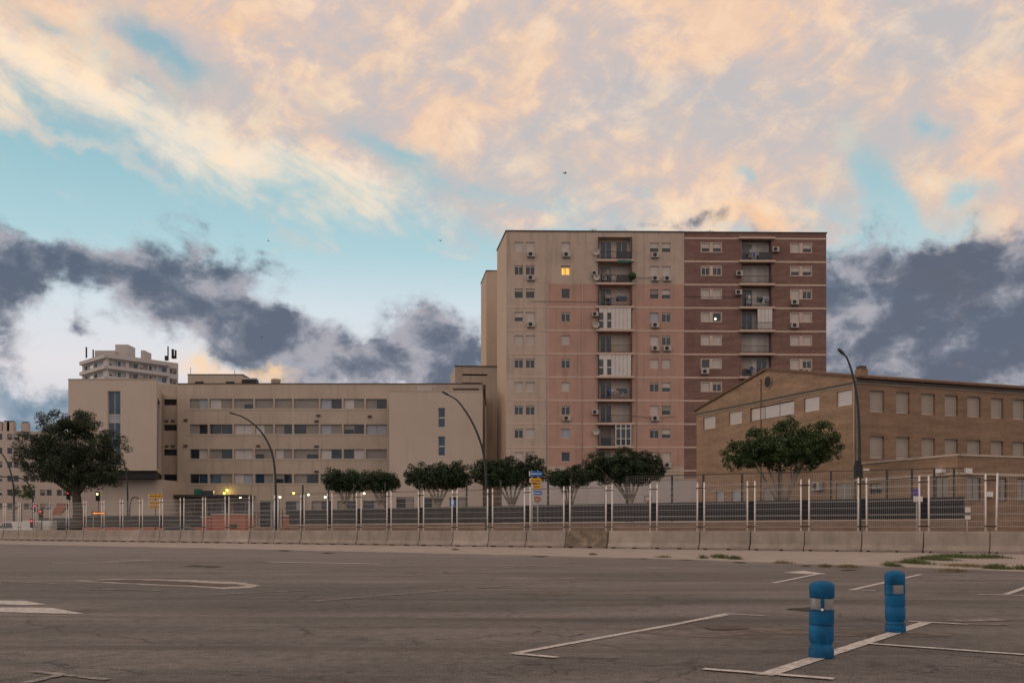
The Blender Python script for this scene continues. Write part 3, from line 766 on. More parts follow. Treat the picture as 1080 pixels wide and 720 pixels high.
# entrance canopy, sign boxes, wall lamps
t_=MB(); a=P(172,0,127); b=P(263,0,127); zc=H+(HY-521.8)/F*127
t_.box(a.x,b.x,125.5,129.9,zc-.3,zc,M['framed'])
for px in (175,205,232,260): q=P(px,0,126); t_.box(q.x-.1,q.x+.1,126,126.2,0,zc-.3,M['framed'])
t_.build('entrance_canopy',hosp)
t_=MB(); q=P(206,0,127); r_=P(226,0,127); t_.box(q.x,q.x+.9,126.5,127,zc+.003,zc+.75,M['green']); t_.box(q.x+.95,r_.x,126.6,127,zc+.003,zc+.55,M['card']); t_.build('canopy_sign_box',hosp)
for k,(px,py,Y) in enumerate(((186.2,516.8,129.4),(239.5,516.8,129.4),(236.5,520,126.3),(253.5,524,126),(295.3,524,128),(309.7,520,122),(325.2,521.3,128),(343,524,128),(384,520,129))):
    big=k<2
    p=P(px,py,Y); m=MB(); m.ball(p,.16 if big else .15,emis('lamp_yellow',s2l((255,225,80)),6) if (k in(0,1,2,5)) else M['litw'],1,8)
    m.tube([p+Vector((0,0,.15)),p+Vector((0,0,.3)),p+Vector((0,.5,.32))],.03,M['black'],5)
    r0=m.build('wall_lamp',hosp)
    if big:
        L_=bpy.data.lights.new('wall_lamp_light','POINT'); L_.energy=28; L_.color=(1,.72,.18); L_.shadow_soft_size=.15
        lo=bpy.data.objects.new('wall_lamp_light',L_); COL.objects.link(lo); lo.location=p+Vector((0,-.05,-.22)); lo.parent=r0; lo.matrix_parent_inverse=parent_inv(r0)

# right hand projecting block of it (pale, two tall blue windows)
r0=P(410.5,0,124); r1=P(509,0,124.3); rf=Fr((r0.x,r0.y),(r1.x,r1.y)); zb_=rf.z(460,412.6)
rw=empty('office_building',((r0.x+r1.x)/2,124,0),0,'pale plain block with two tall narrow blue windows above clipped trees','building')
m=MB(); hs=[(rf.u(462),rf.u(469.6),rf.z(465,450.5),rf.z(465,430)),(rf.u(462),rf.u(469.6),rf.z(465,480.5),rf.z(465,460))]
low=[(rf.u(px),rf.u(px)+2.2,.5,rf.z(465,524)) for px in (418,446,474)]
wall(m,rf,0,rf.L,0,zb_,hs+low,M['hosp_lt'],reveal=.3)
shell(m,[(r0.x,r0.y),(r1.x,r1.y),(r1.x,r1.y+22),(r0.x,r0.y+5.9)],0,zb_,M['hosp_lt'],M['roof'],skip=(0,),parapet=.4)
m.build('wall',rw)
for h in hs: window(rw,rf,h[0],h[1],h[2],(h[2]+h[3])/2,'b',.28,bar=.08); window(rw,rf,h[0],h[1],(h[2]+h[3])/2+.003,h[3],'b',.28,bar=.08)
for h in low: window(rw,rf,h[0],h[1],h[2],h[3],'dS',.28,frame='framed',name='ground_floor_window')
t_=MB(); t_.fbox(rf,-.05,rf.L+.05,-.3,.06,zb_+.003,zb_+.12,M['bandp']); t_.build('roof_coping',rw)
for (pa,pb,ya,yb,Y) in ((478,505,411.5,409.3,127),(483,512,407.6,405.6,134),(440,456,411.8,407.5,128)):
    a=P(pa,ya,Y); b=P(pb,yb,Y); t_=MB(); t_.box(a.x,b.x,Y,Y+1.2,zb_-.4,b.z,M['coping' if pa>450 else 'fargrey']); t_.build('roof_vent',rw)
# left cantilevered wing
w0=P(72,0,119); w1=P(165,0,119); wf=Fr((w0.x,w0.y),(w1.x,w1.y)); zw=wf.z(120,400.2); zlo=wf.z(120,496.0)
wg=empty('office_building',((w0.x+w1.x)/2,120,0),0,'tall beige blank-fronted block overhanging its base, behind the big pine','building')
bq=P(171,0,131.1)
m=MB(); hs=[(wf.u(113.5),wf.u(127),wf.z(120,490),wf.z(120,412.3))]
wall(m,wf,0,wf.L,zlo,zw,hs,M['hosp_lt'],reveal=.35)
shell(m,[(w0.x,w0.y),(w1.x,w1.y),(bq.x,bq.y),(w0.x-6,w0.y+22)],zlo,zw,M['hosp_lt'],M['roof'],skip=(0,1),parapet=.4)
wsf=Fr((w1.x,w1.y),(bq.x,bq.y))
wall(m,wsf,0,wsf.L,zlo,zw,[(2.2,8.2,zlo+.4,zw-1.8)],M['hosp_lt'],reveal=.3)
# shade under the overhang put in as a near-black block, base set back
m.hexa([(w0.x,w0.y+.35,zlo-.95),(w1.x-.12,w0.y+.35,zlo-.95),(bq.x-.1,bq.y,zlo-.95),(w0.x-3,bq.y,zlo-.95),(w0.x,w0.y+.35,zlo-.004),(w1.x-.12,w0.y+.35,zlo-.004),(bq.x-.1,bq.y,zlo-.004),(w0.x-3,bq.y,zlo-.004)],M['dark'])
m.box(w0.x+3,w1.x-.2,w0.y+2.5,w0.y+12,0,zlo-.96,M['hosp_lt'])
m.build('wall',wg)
window(wg,wf,hs[0][0],hs[0][1],hs[0][2],wf.z(120,445),'bb',.33,bar=.06); window(wg,wf,hs[0][0],hs[0][1],wf.z(120,445)+.01,wf.z(120,437)-.01,'cc',.33,bar=.06); window(wg,wf,hs[0][0],hs[0][1],wf.z(120,437),hs[0][3],'bb',.33,bar=.06)
window(wg,wsf,2.2,8.2,zlo+.4,zw-1.8,'ddd',.28,frame='framed',bar=.08)
t_=MB(); t_.fbox(wf,-.05,wf.L+.05,-.3,.05,zw+.003,zw+.1,M['hosp']); t_.build('roof_coping',wg)

# ------------------------------------------------------------------ far tower and far left block
f0=P(86.7,0,314); f1=P(113,0,300); f2=P(188,0,318); zf=H+(HY-372.5)/F*300
ft=empty('apartment_block',(f1.x,f1.y,0),0,'distant pale tower with antennas, rising above the blank-fronted block','building')
m=MB()
FA=Fr((f0.x,f0.y),(f1.x,f1.y)); FB=Fr((f1.x,f1.y),(f2.x,f2.y)); fwins=[]
for fr_,segs in ((FA,[(89,98,'dc'),(99,109,'dd')]),(FB,[(115,123.5,'hc'),(124,132.5,'dc'),(136,146,'Sd'),(147,156,'hS'),(157,165,'dc'),(166.5,176,'cb'),(179,186.5,'dH')])):
    hs=[]
    for k in range(4):
        zt=zf-1.9-k*3.25; zb=zt-1.75
        for (a,b,s) in segs:
            ua,ub=fr_.u(a),fr_.u(b); hs.append((ua,ub,zb,zt)); fwins.append((fr_,ua,ub,zb,zt,s))
    wall(m,fr_,0,fr_.L,0,zf,hs,M['fargrey'],reveal=.5)
fb=P(200,0,345)
m.quad((f2.x,f2.y,0),(f2.x-9,f2.y+25,0),(f2.x-9,f2.y+25,zf),(f2.x,f2.y,zf),M['fargrey']); m.quad((f2.x-9,f2.y+25,0),(f0.x,f0.y+28,0),(f0.x,f0.y+28,zf),(f2.x-9,f2.y+25,zf),M['fargrey']); m.quad((f0.x,f0.y+28,0),(f0.x,f0.y,0),(f0.x,f0.y,zf),(f0.x,f0.y+28,zf),M['fargrey'])
m.add([(p[0],p[1],zf-.2) for p in ((f0.x,f0.y),(f1.x,f1.y),(f2.x,f2.y),(f2.x-9,f2.y+25),(f0.x,f0.y+28))],[(0,1,2,3,4)],M['roof'])
m.build('wall',ft)
for w__ in fwins: window(ft,w__[0],*w__[1:5],w__[5],.45,frame='fargrey',bar=.12)
t_=MB()
for k in range(5):
    zz=zf-.35-k*3.25-(.0 if k else 0)
    for fr_,u1_ in ((FA,FA.L),(FB,FB.u(177.5))): t_.fbox(fr_,0.0,u1_,.01,.9,zz-1.1,zz,M['fargrey'])
t_.build('balcony_band',ft)
t_=MB()
for (pa,pb,ya,Y) in ((100,121,369.5,309),(121.5,135,363.2,311),(148.5,152.3,369.3,309)):
    a=P(pa,ya,Y); b=P(pb,ya,Y); t_=MB(); t_.box(a.x,b.x,Y,Y+6,zf-.2,a.z,M['fargrey']); t_.build('roof_house',ft)
for px,y0_,y1_,w in ((90.8,377,365.8,.35),(98,373,368.5,.3),(177,380,365,.3),(175,380,375,.8),(182,378,368,.7),(185,378,369,.5),(183.5,378,375,.8)):
    t_=MB(); a=P(px,y0_,306); b=P(px,y1_,306); t_.box(a.x-w/2,a.x+w/2,306,306.4,min(zf-.3,a.z),b.z,M['black']); t_.build('antenna',ft)

Yl=200; e0=P(-45,0,Yl); e1=P(78,0,Yl+4); ef=Fr((e0.x,e0.y),(e1.x,e1.y)); ze=ef.z(20,454.5)
fl=empty('apartment_block',((e0.x+e1.x)/2,Yl,0),0,'distant pinkish apartment block with chimneys at the left edge','building')
m=MB(); hs=[];fw=[]
for k in range(6):
    zt=ef.z(20,457.5+14.6*k); zb=zt-1.25
    for j in range(14):
        a=ef.u(-38+8.7*j+(2 if j%2 else 0)); hs.append((a,a+1.0,zb,zt)); fw.append((a,a+1.0,zb,zt,random.choice('dHdh')))
wall(m,ef,0,ef.L,0,ze,hs,M['farpink'],reveal=.25)
shell(m,[(e0.x,e0.y),(e1.x,e1.y),(e1.x,e1.y+15),(e0.x,e0.y+15)],0,ze,M['farpink'],M['roof'],skip=(0,))
m.build('wall',fl)
for w__ in fw: window(fl,ef,*w__[:4],w__[4],.22,frame='shutg',bar=.08)
for px,hh in ((1,445),(9,443.8),(13.2,444),(28,445)):
    t_=MB(); q=P(px,hh,Yl+3); t_.box(q.x-.65,q.x+.65,Yl+2,Yl+3.3,ze-.1,q.z-.25,M['farpink']); t_.box(q.x-.5,q.x+.5,Yl+2.2,Yl+3.1,q.z-.25,q.z,M['framed']); t_.build('chimney',fl)

# ------------------------------------------------------------------ the brick school
c0=Vector((23.5,68.0)); D1=Vector((-.361,.932)).normalized(); D2=Vector((.932,.361)).normalized()
gl=c0+D1*20.4; gf=Fr((gl.x,gl.y),(c0.x,c0.y)); sfm=Fr((c0.x,c0.y),((c0+D2*30).x,(c0+D2*30).y))
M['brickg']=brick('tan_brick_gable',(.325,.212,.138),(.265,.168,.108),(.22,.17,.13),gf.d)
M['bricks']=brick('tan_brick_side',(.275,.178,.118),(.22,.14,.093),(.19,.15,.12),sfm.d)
ZE=11.5; ZR=13.5
school=empty('school_building',((c0.x),c0.y,0),0,'tan brick building with low gable and round vent, on the right','building')
m=MB(); hs=[]; sw=[]
zt=gf.z(890,411.8); zb=gf.z(890,427)
for (a,b,s) in ((741.7,754.5,'s'),(768.7,782.5,'s'),(791.2,837.5,'sWW'),(847.8,864,'W'),(882.3,898.6,'W')):
    hs.append((gf.u(a),gf.u(b),zt-1.05,zt-.0)); sw.append((gf,gf.u(a),gf.u(b),zt-1.05,zt,s))
for (a,b,s) in ((755,763.3,'c'),(771.8,781.3,'c'),(805,822,'SS'),(881.7,897.6,'SS')):
    zt2=gf.z(b,gf.u(b) and 513.5 if b<850 else 509.5); hs.append((gf.u(a),gf.u(b),2.2,4.35)); sw.append((gf,gf.u(a),gf.u(b),2.2,4.35,s))
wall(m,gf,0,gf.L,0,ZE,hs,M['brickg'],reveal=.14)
zg=ZE; m.add([gf.pt(0,0,zg),gf.pt(gf.L,0,zg),gf.pt(gf.L/2,0,ZR)],[(0,1,2)],M['brickg'])
hs=[]
for (a,b) in ((917.5,932.6),(945,959.4),(972,986.3),(996.5,1010.3),(1020.2,1034.4),(1045,1058.2),(1068.5,1081.5),(1091,1104)):
    for (ya,yb) in ((411.3,434),(459.3,482.8)):
        za=sfm.z(917.5,ya); zb=sfm.z(917.5,yb); hs.append((sfm.u(a),sfm.u(b),zb,za)); sw.append((sfm,sfm.u(a),sfm.u(b),zb,za,'T'))
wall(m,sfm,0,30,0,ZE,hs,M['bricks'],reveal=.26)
far=c0+D2*30; fr3=far+D1*20.4
m.quad((far.x,far.y,0),(fr3.x,fr3.y,0),(fr3.x,fr3.y,ZE),(far.x,far.y,ZE),M['bricks']); m.quad((fr3.x,fr3.y,0),(gl.x,gl.y,0),(gl.x,gl.y,ZE),(fr3.x,fr3.y,ZE),M['bricks'])
m.build('wall',school)
for w__ in sw: window(school,w__[0],*w__[1:5],w__[5],.22 if w__[0] is sfm else .13,frame='framed' if len(w__[5])==3 else 'shut',bar=.06)
# roof: two thin slopes with an overhang
M['tiles']=plain('roof_tiles',(.15,.085,.06),.85,.25,3)
m=MB()
def rp(t,s,z_): q=c0+D1*t+D2*s; return (q.x,q.y,z_)
ov=.35
for (ta,za,tb,zb) in ((-ov,ZE-.06,10.2,ZR+.02),(20.4+ov,ZE-.06,10.2,ZR+.02)):
    th=.16
    lo=[rp(ta,-.15,za),rp(ta,30.3,za),rp(tb,30.3,zb),rp(tb,-.15,zb)]; hi=[(p[0],p[1],p[2]+th) for p in lo]
    m.hexa(lo+hi,M['tiles'])
m.build('roof',school)
t_=MB(); t_.fbox(gf,0,gf.L,0,.10,ZE-.42,ZE-.27,M['coping']); t_.fbox(gf,0,gf.L,0,.06,ZE-.50,ZE-.423,M['hosp'])
t_.fbox(sfm,-.0,30,0,.16,ZE-.32,ZE-.12,M['coping']); t_.fbox(sfm,0,30,0,.08,ZE-.40,ZE-.323,M['hosp']); t_.build('cornice',school)
t_=MB(); uc=gf.u(810.5); n=20; zc=12.55
for (ra,rb_,wa) in ((.42,.52,.07),):
    r1=[gf.pt(uc+rb_*math.cos(2*math.pi*k/n),wa,zc+rb_*math.sin(2*math.pi*k/n)) for k in range(n)]; r2=[gf.pt(uc+ra*math.cos(2*math.pi*k/n),wa,zc+ra*math.sin(2*math.pi*k/n)) for k in range(n)]
    r3=[gf.pt(uc+rb_*math.cos(2*math.pi*k/n),0,zc+rb_*math.sin(2*math.pi*k/n)) for k in range(n)]; r4=[gf.pt(uc+ra*math.cos(2*math.pi*k/n),.01,zc+ra*math.sin(2*math.pi*k/n)) for k in range(n)]
    t_.add(r1+r2+r3+r4,[(k,(k+1)%n,n+(k+1)%n,n+k) for k in range(n)]+[(2*n+k,2*n+(k+1)%n,(k+1)%n,k) for k in range(n)]+[(n+k,n+(k+1)%n,3*n+(k+1)%n,3*n+k) for k in range(n)],M['brickg'])
    t_.add(r4,[tuple(range(n))],M['dark'])
    for k in range(-3,4): t_.fbox(gf,uc-.38*math.cos(k/4),uc+.38*math.cos(k/4),.015,.05,zc+k*.11-.012,zc+k*.11+.012,M['coping'])
t_.build('round_vent',school)
t_=MB(); t_.tube([gf.pt(gf.u(803),.06,0),gf.pt(gf.u(803),.06,ZE+1.4)],.035,M['tiles'],6); t_.tube([gf.pt(gf.u(901.5),.08,0),gf.pt(gf.u(901.5),.08,ZE-.3)],.06,M['shutg'],6)
t_.build('downpipe',school)
t_=MB(); q=c0+D2*1.9+D1*1.4; zq=sfm.z(926,382); 
fr_=Fr((q.x,q.y),((q+D2).x,(q+D2).y)); t_.fbox(fr_,-.32,.32,-.6,.0,ZE,zq-.25,M['bricks']); t_.fbox(fr_,-.26,.26,-.52,-.08,zq-.25,zq,M['coping']); t_.build('chimney',school)
ac_unit(school,gf,gf.u(865),gf.z(865,517),.75,.6)
# single storey wing
wc=c0-D1*8.9; wl=Fr((c0-D1*.02).to_tuple() if 0 else (c0.x,c0.y),(wc.x,wc.y)); wr=Fr((wc.x,wc.y),((wc+D2*34).x,(wc+D2*34).y)); ZW=5.55
wing=empty('school_wing',(wc.x,wc.y,0),0,'single storey brick wing with flat roof in front of the gabled brick building','building')
m=MB(); hs=[(wl.u(917),wl.u(930),wl.z(923,521),wl.z(923,509.5)),(wl.u(985.5),wl.u(1000),1.9,4.35)]; ww=[(wl,*hs[0],'HH'),(wl,*hs[1],'SS')]
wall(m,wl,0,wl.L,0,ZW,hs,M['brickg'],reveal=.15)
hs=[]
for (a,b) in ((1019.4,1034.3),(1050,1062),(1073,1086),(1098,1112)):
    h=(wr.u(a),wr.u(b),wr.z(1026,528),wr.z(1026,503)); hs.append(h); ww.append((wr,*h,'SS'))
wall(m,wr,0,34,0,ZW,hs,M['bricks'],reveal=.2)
wf2=wc+D2*34; wb=wf2+D1*8.9
m.quad((wf2.x,wf2.y,0),(wb.x,wb.y,0),(wb.x,wb.y,ZW),(wf2.x,wf2.y,ZW),M['bricks'])
a=wc; b=wf2; c=wb; d_=c0
m.add([(p.x,p.y,ZW-.05) for p in (a,b,c,d_)],[(0,1,2,3)],M['roof'])
m.build('wall',wing)
for w__ in ww: window(wing,*w__[:5],w__[5],.13,frame='framed',bar=.06)
t_=MB(); t_.fbox(wl,0.0,wl.L+.06,-.25,.06,ZW+.003,ZW+.12,M['hosp']); t_.fbox(wr,.065,34,-.25,.06,ZW+.003,ZW+.12,M['hosp']); 
t_.fbox(wl,.0,wl.L+.10,.003,.10,4.42,4.56,M['hosp']); t_.fbox(wr,.105,34,.003,.10,4.42,4.56,M['hosp']); t_.build('parapet_coping',wing)
for px,py in ((994.5,495.8),(1020,496.5),(1042,521)):
    fr_=wl if px<1010 else wr
    t_=MB(); u=fr_.u(px); t_.fbox(fr_,u-.25,u+.25,.0,.35 if px<1010 else .16,fr_.z(px,py)-.16,fr_.z(px,py)+.16,M['white']); t_.build('floodlight' if px<1010 else 'alarm_box',wing)

# ------------------------------------------------------------------ yard wall with dark screen and mesh fence
s0=Vector((-18.4,82.0)); s1=Vector((26.35,58.0)); yf=Fr(s0,s1)
yard=empty('yard_fence',(0,70,0),0,'low brown wall with dark sheeting and tall posts along the school yard','fence')
def zsc(u,a,b): return a+(b-a)*u/yf.L
def slope_box(mb,u0,u1,w0,w1,za,zb,mat):
    # za, zb = (z at left end, z at right end)
    z0a,z0b=zsc(u0,*za),zsc(u1,*za); z1a,z1b=zsc(u0,*zb),zsc(u1,*zb)
    mb.hexa([yf.pt(u0,w1,z0a),yf.pt(u1,w1,z0b),yf.pt(u1,w0,z0b),yf.pt(u0,w0,z0a),yf.pt(u0,w1,z1a),yf.pt(u1,w1,z1b),yf.pt(u1,w0,z1b),yf.pt(u0,w0,z1a)],mat)
m=MB(); slope_box(m,0,yf.L,-.25,0,(0,0),(1.44,1.70),M['lowwall']); slope_box(m,0,yf.L,-.30,.05,(1.443,1.703),(1.50,1.76),M['bandp']); m.build('base_wall',yard)
m=MB(); n=4
for k in range(n):
    za=(1.53+1.19*k/n,1.79+1.26*k/n); zb=(1.53+1.19*(k+1)/n-.035,1.79+1.26*(k+1)/n-.035)
    slope_box(m,0,yf.L,-.12,-.09,za,zb,M['screen']); slope_box(m,0,yf.L,-.115,-.085+.01,(zb[0]+.002,zb[1]+.002),(zb[0]+.033,zb[1]+.033),M['screenl'])
m.build('dark_screen',yard)
posts=[441,491,527,577,601,638,660,708,741,782,821,876,935,961.5,985,1006,318,345,372,405]
for px in posts:
    u=yf.u(px); m=MB(); m.fbox(yf,u-.06,u+.06,-.2,-.125,1.6,4.75,M['framed'] if px>500 else M['black']); m.build('post',yard)
m=MB(); m.fbox(yf,yf.u(660),yf.L,-.18,-.14,4.72,4.77,M['framed']); m.fbox(yf,0,yf.u(660),-.18,-.14,4.0,4.04,M['framed'])
for k in range(1,9): m.fbox(yf,yf.u(660),yf.L,-.165,-.158,3.0+k*.2,3.006+k*.2,M['wire'])
nn=int((yf.L-yf.u(660))/.16)
for k in range(nn): u=yf.u(660)+.16*k; m.fbox(yf,u,u+.006,-.157,-.151,2.9,4.7,M['wire'])
m.build('wire_mesh',yard)
# lower sheeting fence to the left
y0=P(76,0,112); y1=P(216,0,104); lf2=Fr((y0.x,y0.y),(y1.x,y1.y))
lowf=empty('yard_fence',(lf2.pt(lf2.L/2,0,0)),0,'dark sheeted fence on a pinkish wall behind the barriers at left','fence')
m=MB(); m.fbox(lf2,0,lf2.L,-.25,0,0,1.32,M['pinkbox']); m.build('base_wall',lowf)
m=MB()
for k in range(3): m.fbox(lf2,0,lf2.L,-.15,-.12,1.34+k*.42,1.34+k*.42+.38,M['screen']); m.fbox(lf2,0,lf2.L,-.15,-.11,1.34+k*.42+.383,1.34+k*.42+.417,M['screenl'])
m.build('dark_screen',lowf)
# link wall between (brown low wall) and pink boxes
y2=P(262,0,100); y3=P(300,0,88); lf3=Fr((y2.x,y2.y),(y3.x,y3.y))
lw=MB(); lw.fbox(lf3,0,lf3.L,-.25,0,0,1.35,M['lowwall']);
for k in range(12): lw.fbox(lf3,lf3.L*k/12,lf3.L*k/12+.06,-.15,-.09,1.35,2.9,M['black'])
for zz in (1.6,2.1,2.5,2.86): lw.fbox(lf3,0,lf3.L,-.14,-.10,zz,zz+.05,M['black'])
tag(lw.build('railing_wall'),'low brown wall with black railing between the two pink huts','fence')
def hut(pa,pb,py,Y,dep,label,vent=None):
    a=P(pa,py,Y); b=P(pb,py,Y); r=empty('hut',((a.x+b.x)/2,Y,0),0,label,'hut')
    m=MB(); m.box(a.x,b.x,Y,Y+dep,0,a.z-.12,M['pinkbox']); m.build('wall',r)
    m=MB(); m.box(a.x-.12,b.x+.12,Y-.12,Y+dep+.12,a.z-.117,a.z,M['bandp']); m.build('roof',r)
    if vent:
        q=P(vent[0],vent[1],Y); m=MB(); m.box(q.x-.4,q.x+.4,Y-.04,Y-.002,q.z-.22,q.z+.22,M['coping'])
        for k in range(4): m.box(q.x-.36,q.x+.36,Y-.06,Y-.042,q.z-.18+k*.1,q.z-.15+k*.1,M['screenl'])
        m.build('vent',r)
hut(223.5,258.5,541.3,101,4,'pink walled hut with a pale roof edge and dark vent',(246,554.5))
hut(213,223,544.3,103,3,'small low pink annex left of the wider pink hut')
hut(297,303.5,543,92,1.5,'narrow pink utility cabinet right of the curved lamp post')
# white wall
v0=P(528,0,104); v1=P(737,0,101); vf=Fr((v0.x,v0.y),(v1.x,v1.y))
m=MB(); m.fbox(vf,0,vf.L,-.3,0,0,vf.z(640,506),M['whitewall']); m.fbox(vf,0,vf.L,-.35,.05,vf.z(640,506)+.003,vf.z(640,506)+.12,M['bandp'])
tag(m.build('yard_wall'),'high whitewashed wall behind the clipped trees below the salmon block','wall')
# basketball hoop
q=P(683.5,0,84); r=empty('basketball_hoop',(q.x,84,0),0,'basketball backboard on a pole in front of the whitewashed wall','hoop')
m=MB(); m.tube([(q.x,84.6,0),(q.x,84.6,3.0),(q.x,84.1,3.4)],.06,M['framed'],6); m.build('pole',r)
a=P(679.8,522.8,84); b=P(687.2,529,84); m=MB(); m.box(a.x,b.x,84.0,84.04,b.z+.0,a.z,M['white'])
for (x0,x1,z0,z1) in ((a.x,b.x,b.z,b.z+.05),(a.x,b.x,a.z-.05,a.z),(a.x,a.x+.05,b.z,a.z),(b.x-.05,b.x,b.z,a.z)): m.box(x0-.002,x1+.002,83.985,83.998,z0,z1,M['framed'])
m.build('backboard',r)
m=MB(); m.tube([(q.x+.22*math.cos(t*math.pi/6),83.75+.22*math.sin(t*math.pi/6),b.z+.15) for t in range(13)],.012,M['red'],5,False); m.build('rim',r)

# ------------------------------------------------------------------ trees
def leaves(clumps, leafsize, per, mat, name, parent, flat=.55, aim=None):
    """clumps: list of (centre, radius); many small leaf faces spread through each clump"""
    C=[];
    for (c,r) in clumps:
        n=max(8,int(per*(r/.5)**2)); k_=1.0
        d=RNG.normal(size=(n,3)); d/=np.linalg.norm(d,axis=1)[:,None]
        rr=r*RNG.uniform(.35,1.0,size=(n,1))**.6
        p=d*rr*np.array([1,1,.8])+np.array(c); C.append(np.hstack([p,d]))
    A_=np.vstack(C); p=A_[:,:3]; d=A_[:,3:]; n=len(p)
    nr=RNG.normal(size=(n,3))*.7+d; nr/=np.linalg.norm(nr,axis=1)[:,None]
    t=np.cross(nr,RNG.normal(size=(n,3))); t/=np.linalg.norm(t,axis=1)[:,None]+1e-9
    b=np.cross(nr,t); L=leafsize*RNG.uniform(.6,1.4,size=(n,1)); W=L*flat
    v=np.stack([p-t*L*.5,p+b*W*.5,p+t*L*.5,p-b*W*.5],axis=1).reshape(-1,3)
    me=bpy.data.meshes.new(name); me.vertices.add(4*n); me.vertices.foreach_set('co',v.ravel())
    me.loops.add(4*n); me.loops.foreach_set('vertex_index',np.arange(4*n,dtype=np.int32))
    me.polygons.add(n); me.polygons.foreach_set('loop_start',np.arange(0,4*n,4,dtype=np.int32)); me.polygons.foreach_set('loop_total',np.full(n,4,dtype=np.int32))
    me.materials.append(mat); me.update(calc_edges=True); me.validate()
    o=bpy.data.objects.new(name,me); COL.objects.link(o); o.parent=parent; o.matrix_parent_inverse=parent_inv(parent); return o
def clump_set(ell, dens, rc, inner=.35, under=.5):
    """leaf clumps filling each lobe: most near its skin, the rest inside"""
    out=[]
    for (c,rx,ry,rz) in ell:
        k=max(8,int(dens*(rx*ry+rx*rz+ry*rz)/3))
        for _ in range(k):
            d=Vector(RNG.normal(size=3)).normalized()
            if d.z<-under: d.z=-under*RNG.uniform(.3,1)
            f=RNG.uniform(.85,1.03) if RNG.random()>inner else RNG.uniform(.1,.85)
            out.append(((c[0]+d.x*rx*f,c[1]+d.y*ry*f,c[2]+d.z*rz*f),rc*RNG.uniform(.5,1.2)))
    return out
def ficus(name, px, Y, ytrunk, lobes, label, leafk='leaf', rc=.42, forks=6, seed=1, dy=.55, fill=1.0):
    """lobes: (px0,px1,ytop,ybot) as seen; ytrunk: where the limbs meet"""
    base=P(px,0,Y); r=empty(name,(base.x,Y,0),0,label,'tree','clipped trees in the school yard')
    ell=[]
    for (a,b,t,bo) in lobes:
        p=P((a+b)/2,(t+bo)/2,Y); rx=(b-a)/2/F*Y; rz=(bo-t)/2/F*Y
        ell.append(((p.x,Y+random.uniform(-.4,.4),p.z),rx*1.08-rc*.3,max(rx*dy,1.1),rz*1.05-rc*.25))
    # one broad lobe under the domes closes the crown's underside
    ya=min(l[2] for l in lobes); yb=max(l[3] for l in lobes); xa=min(l[0] for l in lobes); xb=max(l[1] for l in lobes)
    p=P((xa+xb)/2,ya*.38+yb*.62,Y); ell.append(((p.x,Y,p.z+.25*(1-fill)),(xb-xa)/2/F*Y*.97*fill,max((xb-xa)/2/F*Y*dy,1.2),(yb-ya)/2/F*Y*.72*fill))
    leaves(clump_set(ell,95,rc*.8,.5,.9),.14,120,M[leafk],'crown',r)
    zt=P(px,ytrunk,Y).z
    m=MB(); m.tube([(base.x,Y,0),(base.x+.05,Y,zt*.5),(base.x,Y,zt)],[.26,.22,.2],M['bark'],8)
    # limbs
    rnd=random.Random(seed)
    tg=[]
    x0=min(l[0] for l in lobes); x1=max(l[1] for l in lobes)
    for k in range(forks):
        f=(k+.5)/forks; tx=P(x0+(x1-x0)*(.17+.66*f),0,Y).x
        l=min(lobes,key=lambda q:abs((q[0]+q[1])/2-(x0+(x1-x0)*(.17+.66*f)))); tz=P(0,(l[2]*.35+l[3]*.65),Y).z
        ty=Y+rnd.uniform(-1,1)*.9
        mid=Vector((base.x+(tx-base.x)*.5,(Y+ty)/2,zt+(tz-zt)*.55-.06))
        m.tube([(base.x+(.16*(f-.5)),Y,zt-.25),mid,(tx,ty,tz)],[.105,.075,.045],M['bark'],6)
        for _ in range(2):
            e=Vector((tx+rnd.uniform(-.6,.6),ty+rnd.uniform(-.6,.6),tz+rnd.uniform(-.1,.5))); m.tube([mid,(mid+e)/2+Vector((0,0,.1)),e],[.05,.04,.025],M['bark'],5)
    m.build('trunk',r)
    return r
ficus('clipped_tree',825,66,533,[(760,800,466,497),(778,822,452,494),(812,850,441,490),(842,887,444,492),(800,870,455,500)],'nearest broad flat-topped tree in front of the brick gable',rc=.42,forks=5,seed=3,fill=.62)
ficus('clipped_tree',665,76,527,[(614,652,476,508),(640,676,473,512),(662,701,475,510)],'rounded clipped tree with forked pale trunk right of the signposts','leafd',forks=6,seed=4)
ficus('clipped_tree',600,96,540,[(577,603,493,514),(595,624,490,514)],'smaller distant clipped tree between the two bigger rounded ones','leafd',forks=5,seed=5)
ficus('clipped_tree',540,80,531,[(497,530,484,512),(520,552,481,514),(545,577,481,512)],'clipped tree with fanned pale limbs just left of the sign stack','leafd',forks=5,seed=6)
ficus('clipped_tree',462,82,530,[(427,460,488,516),(448,480,487,517),(470,498,486,515)],'box-shaped clipped tree under the two tall blue windows','leafd',forks=5,seed=8,dy=.6)
ficus('clipped_tree',402,88,532,[(379,400,495,518),(392,412,497,519),(404,422,498,518)],'low clipped tree right of its merged neighbour, before the beige windows','leafd',forks=5,seed=9)
ficus('clipped_tree',364,92,532,[(342,364,492,518),(356,378,495,519),(370,388,497,519)],'leftmost clipped tree, standing right of the tall curved lamp','leafd',forks=5,seed=10)
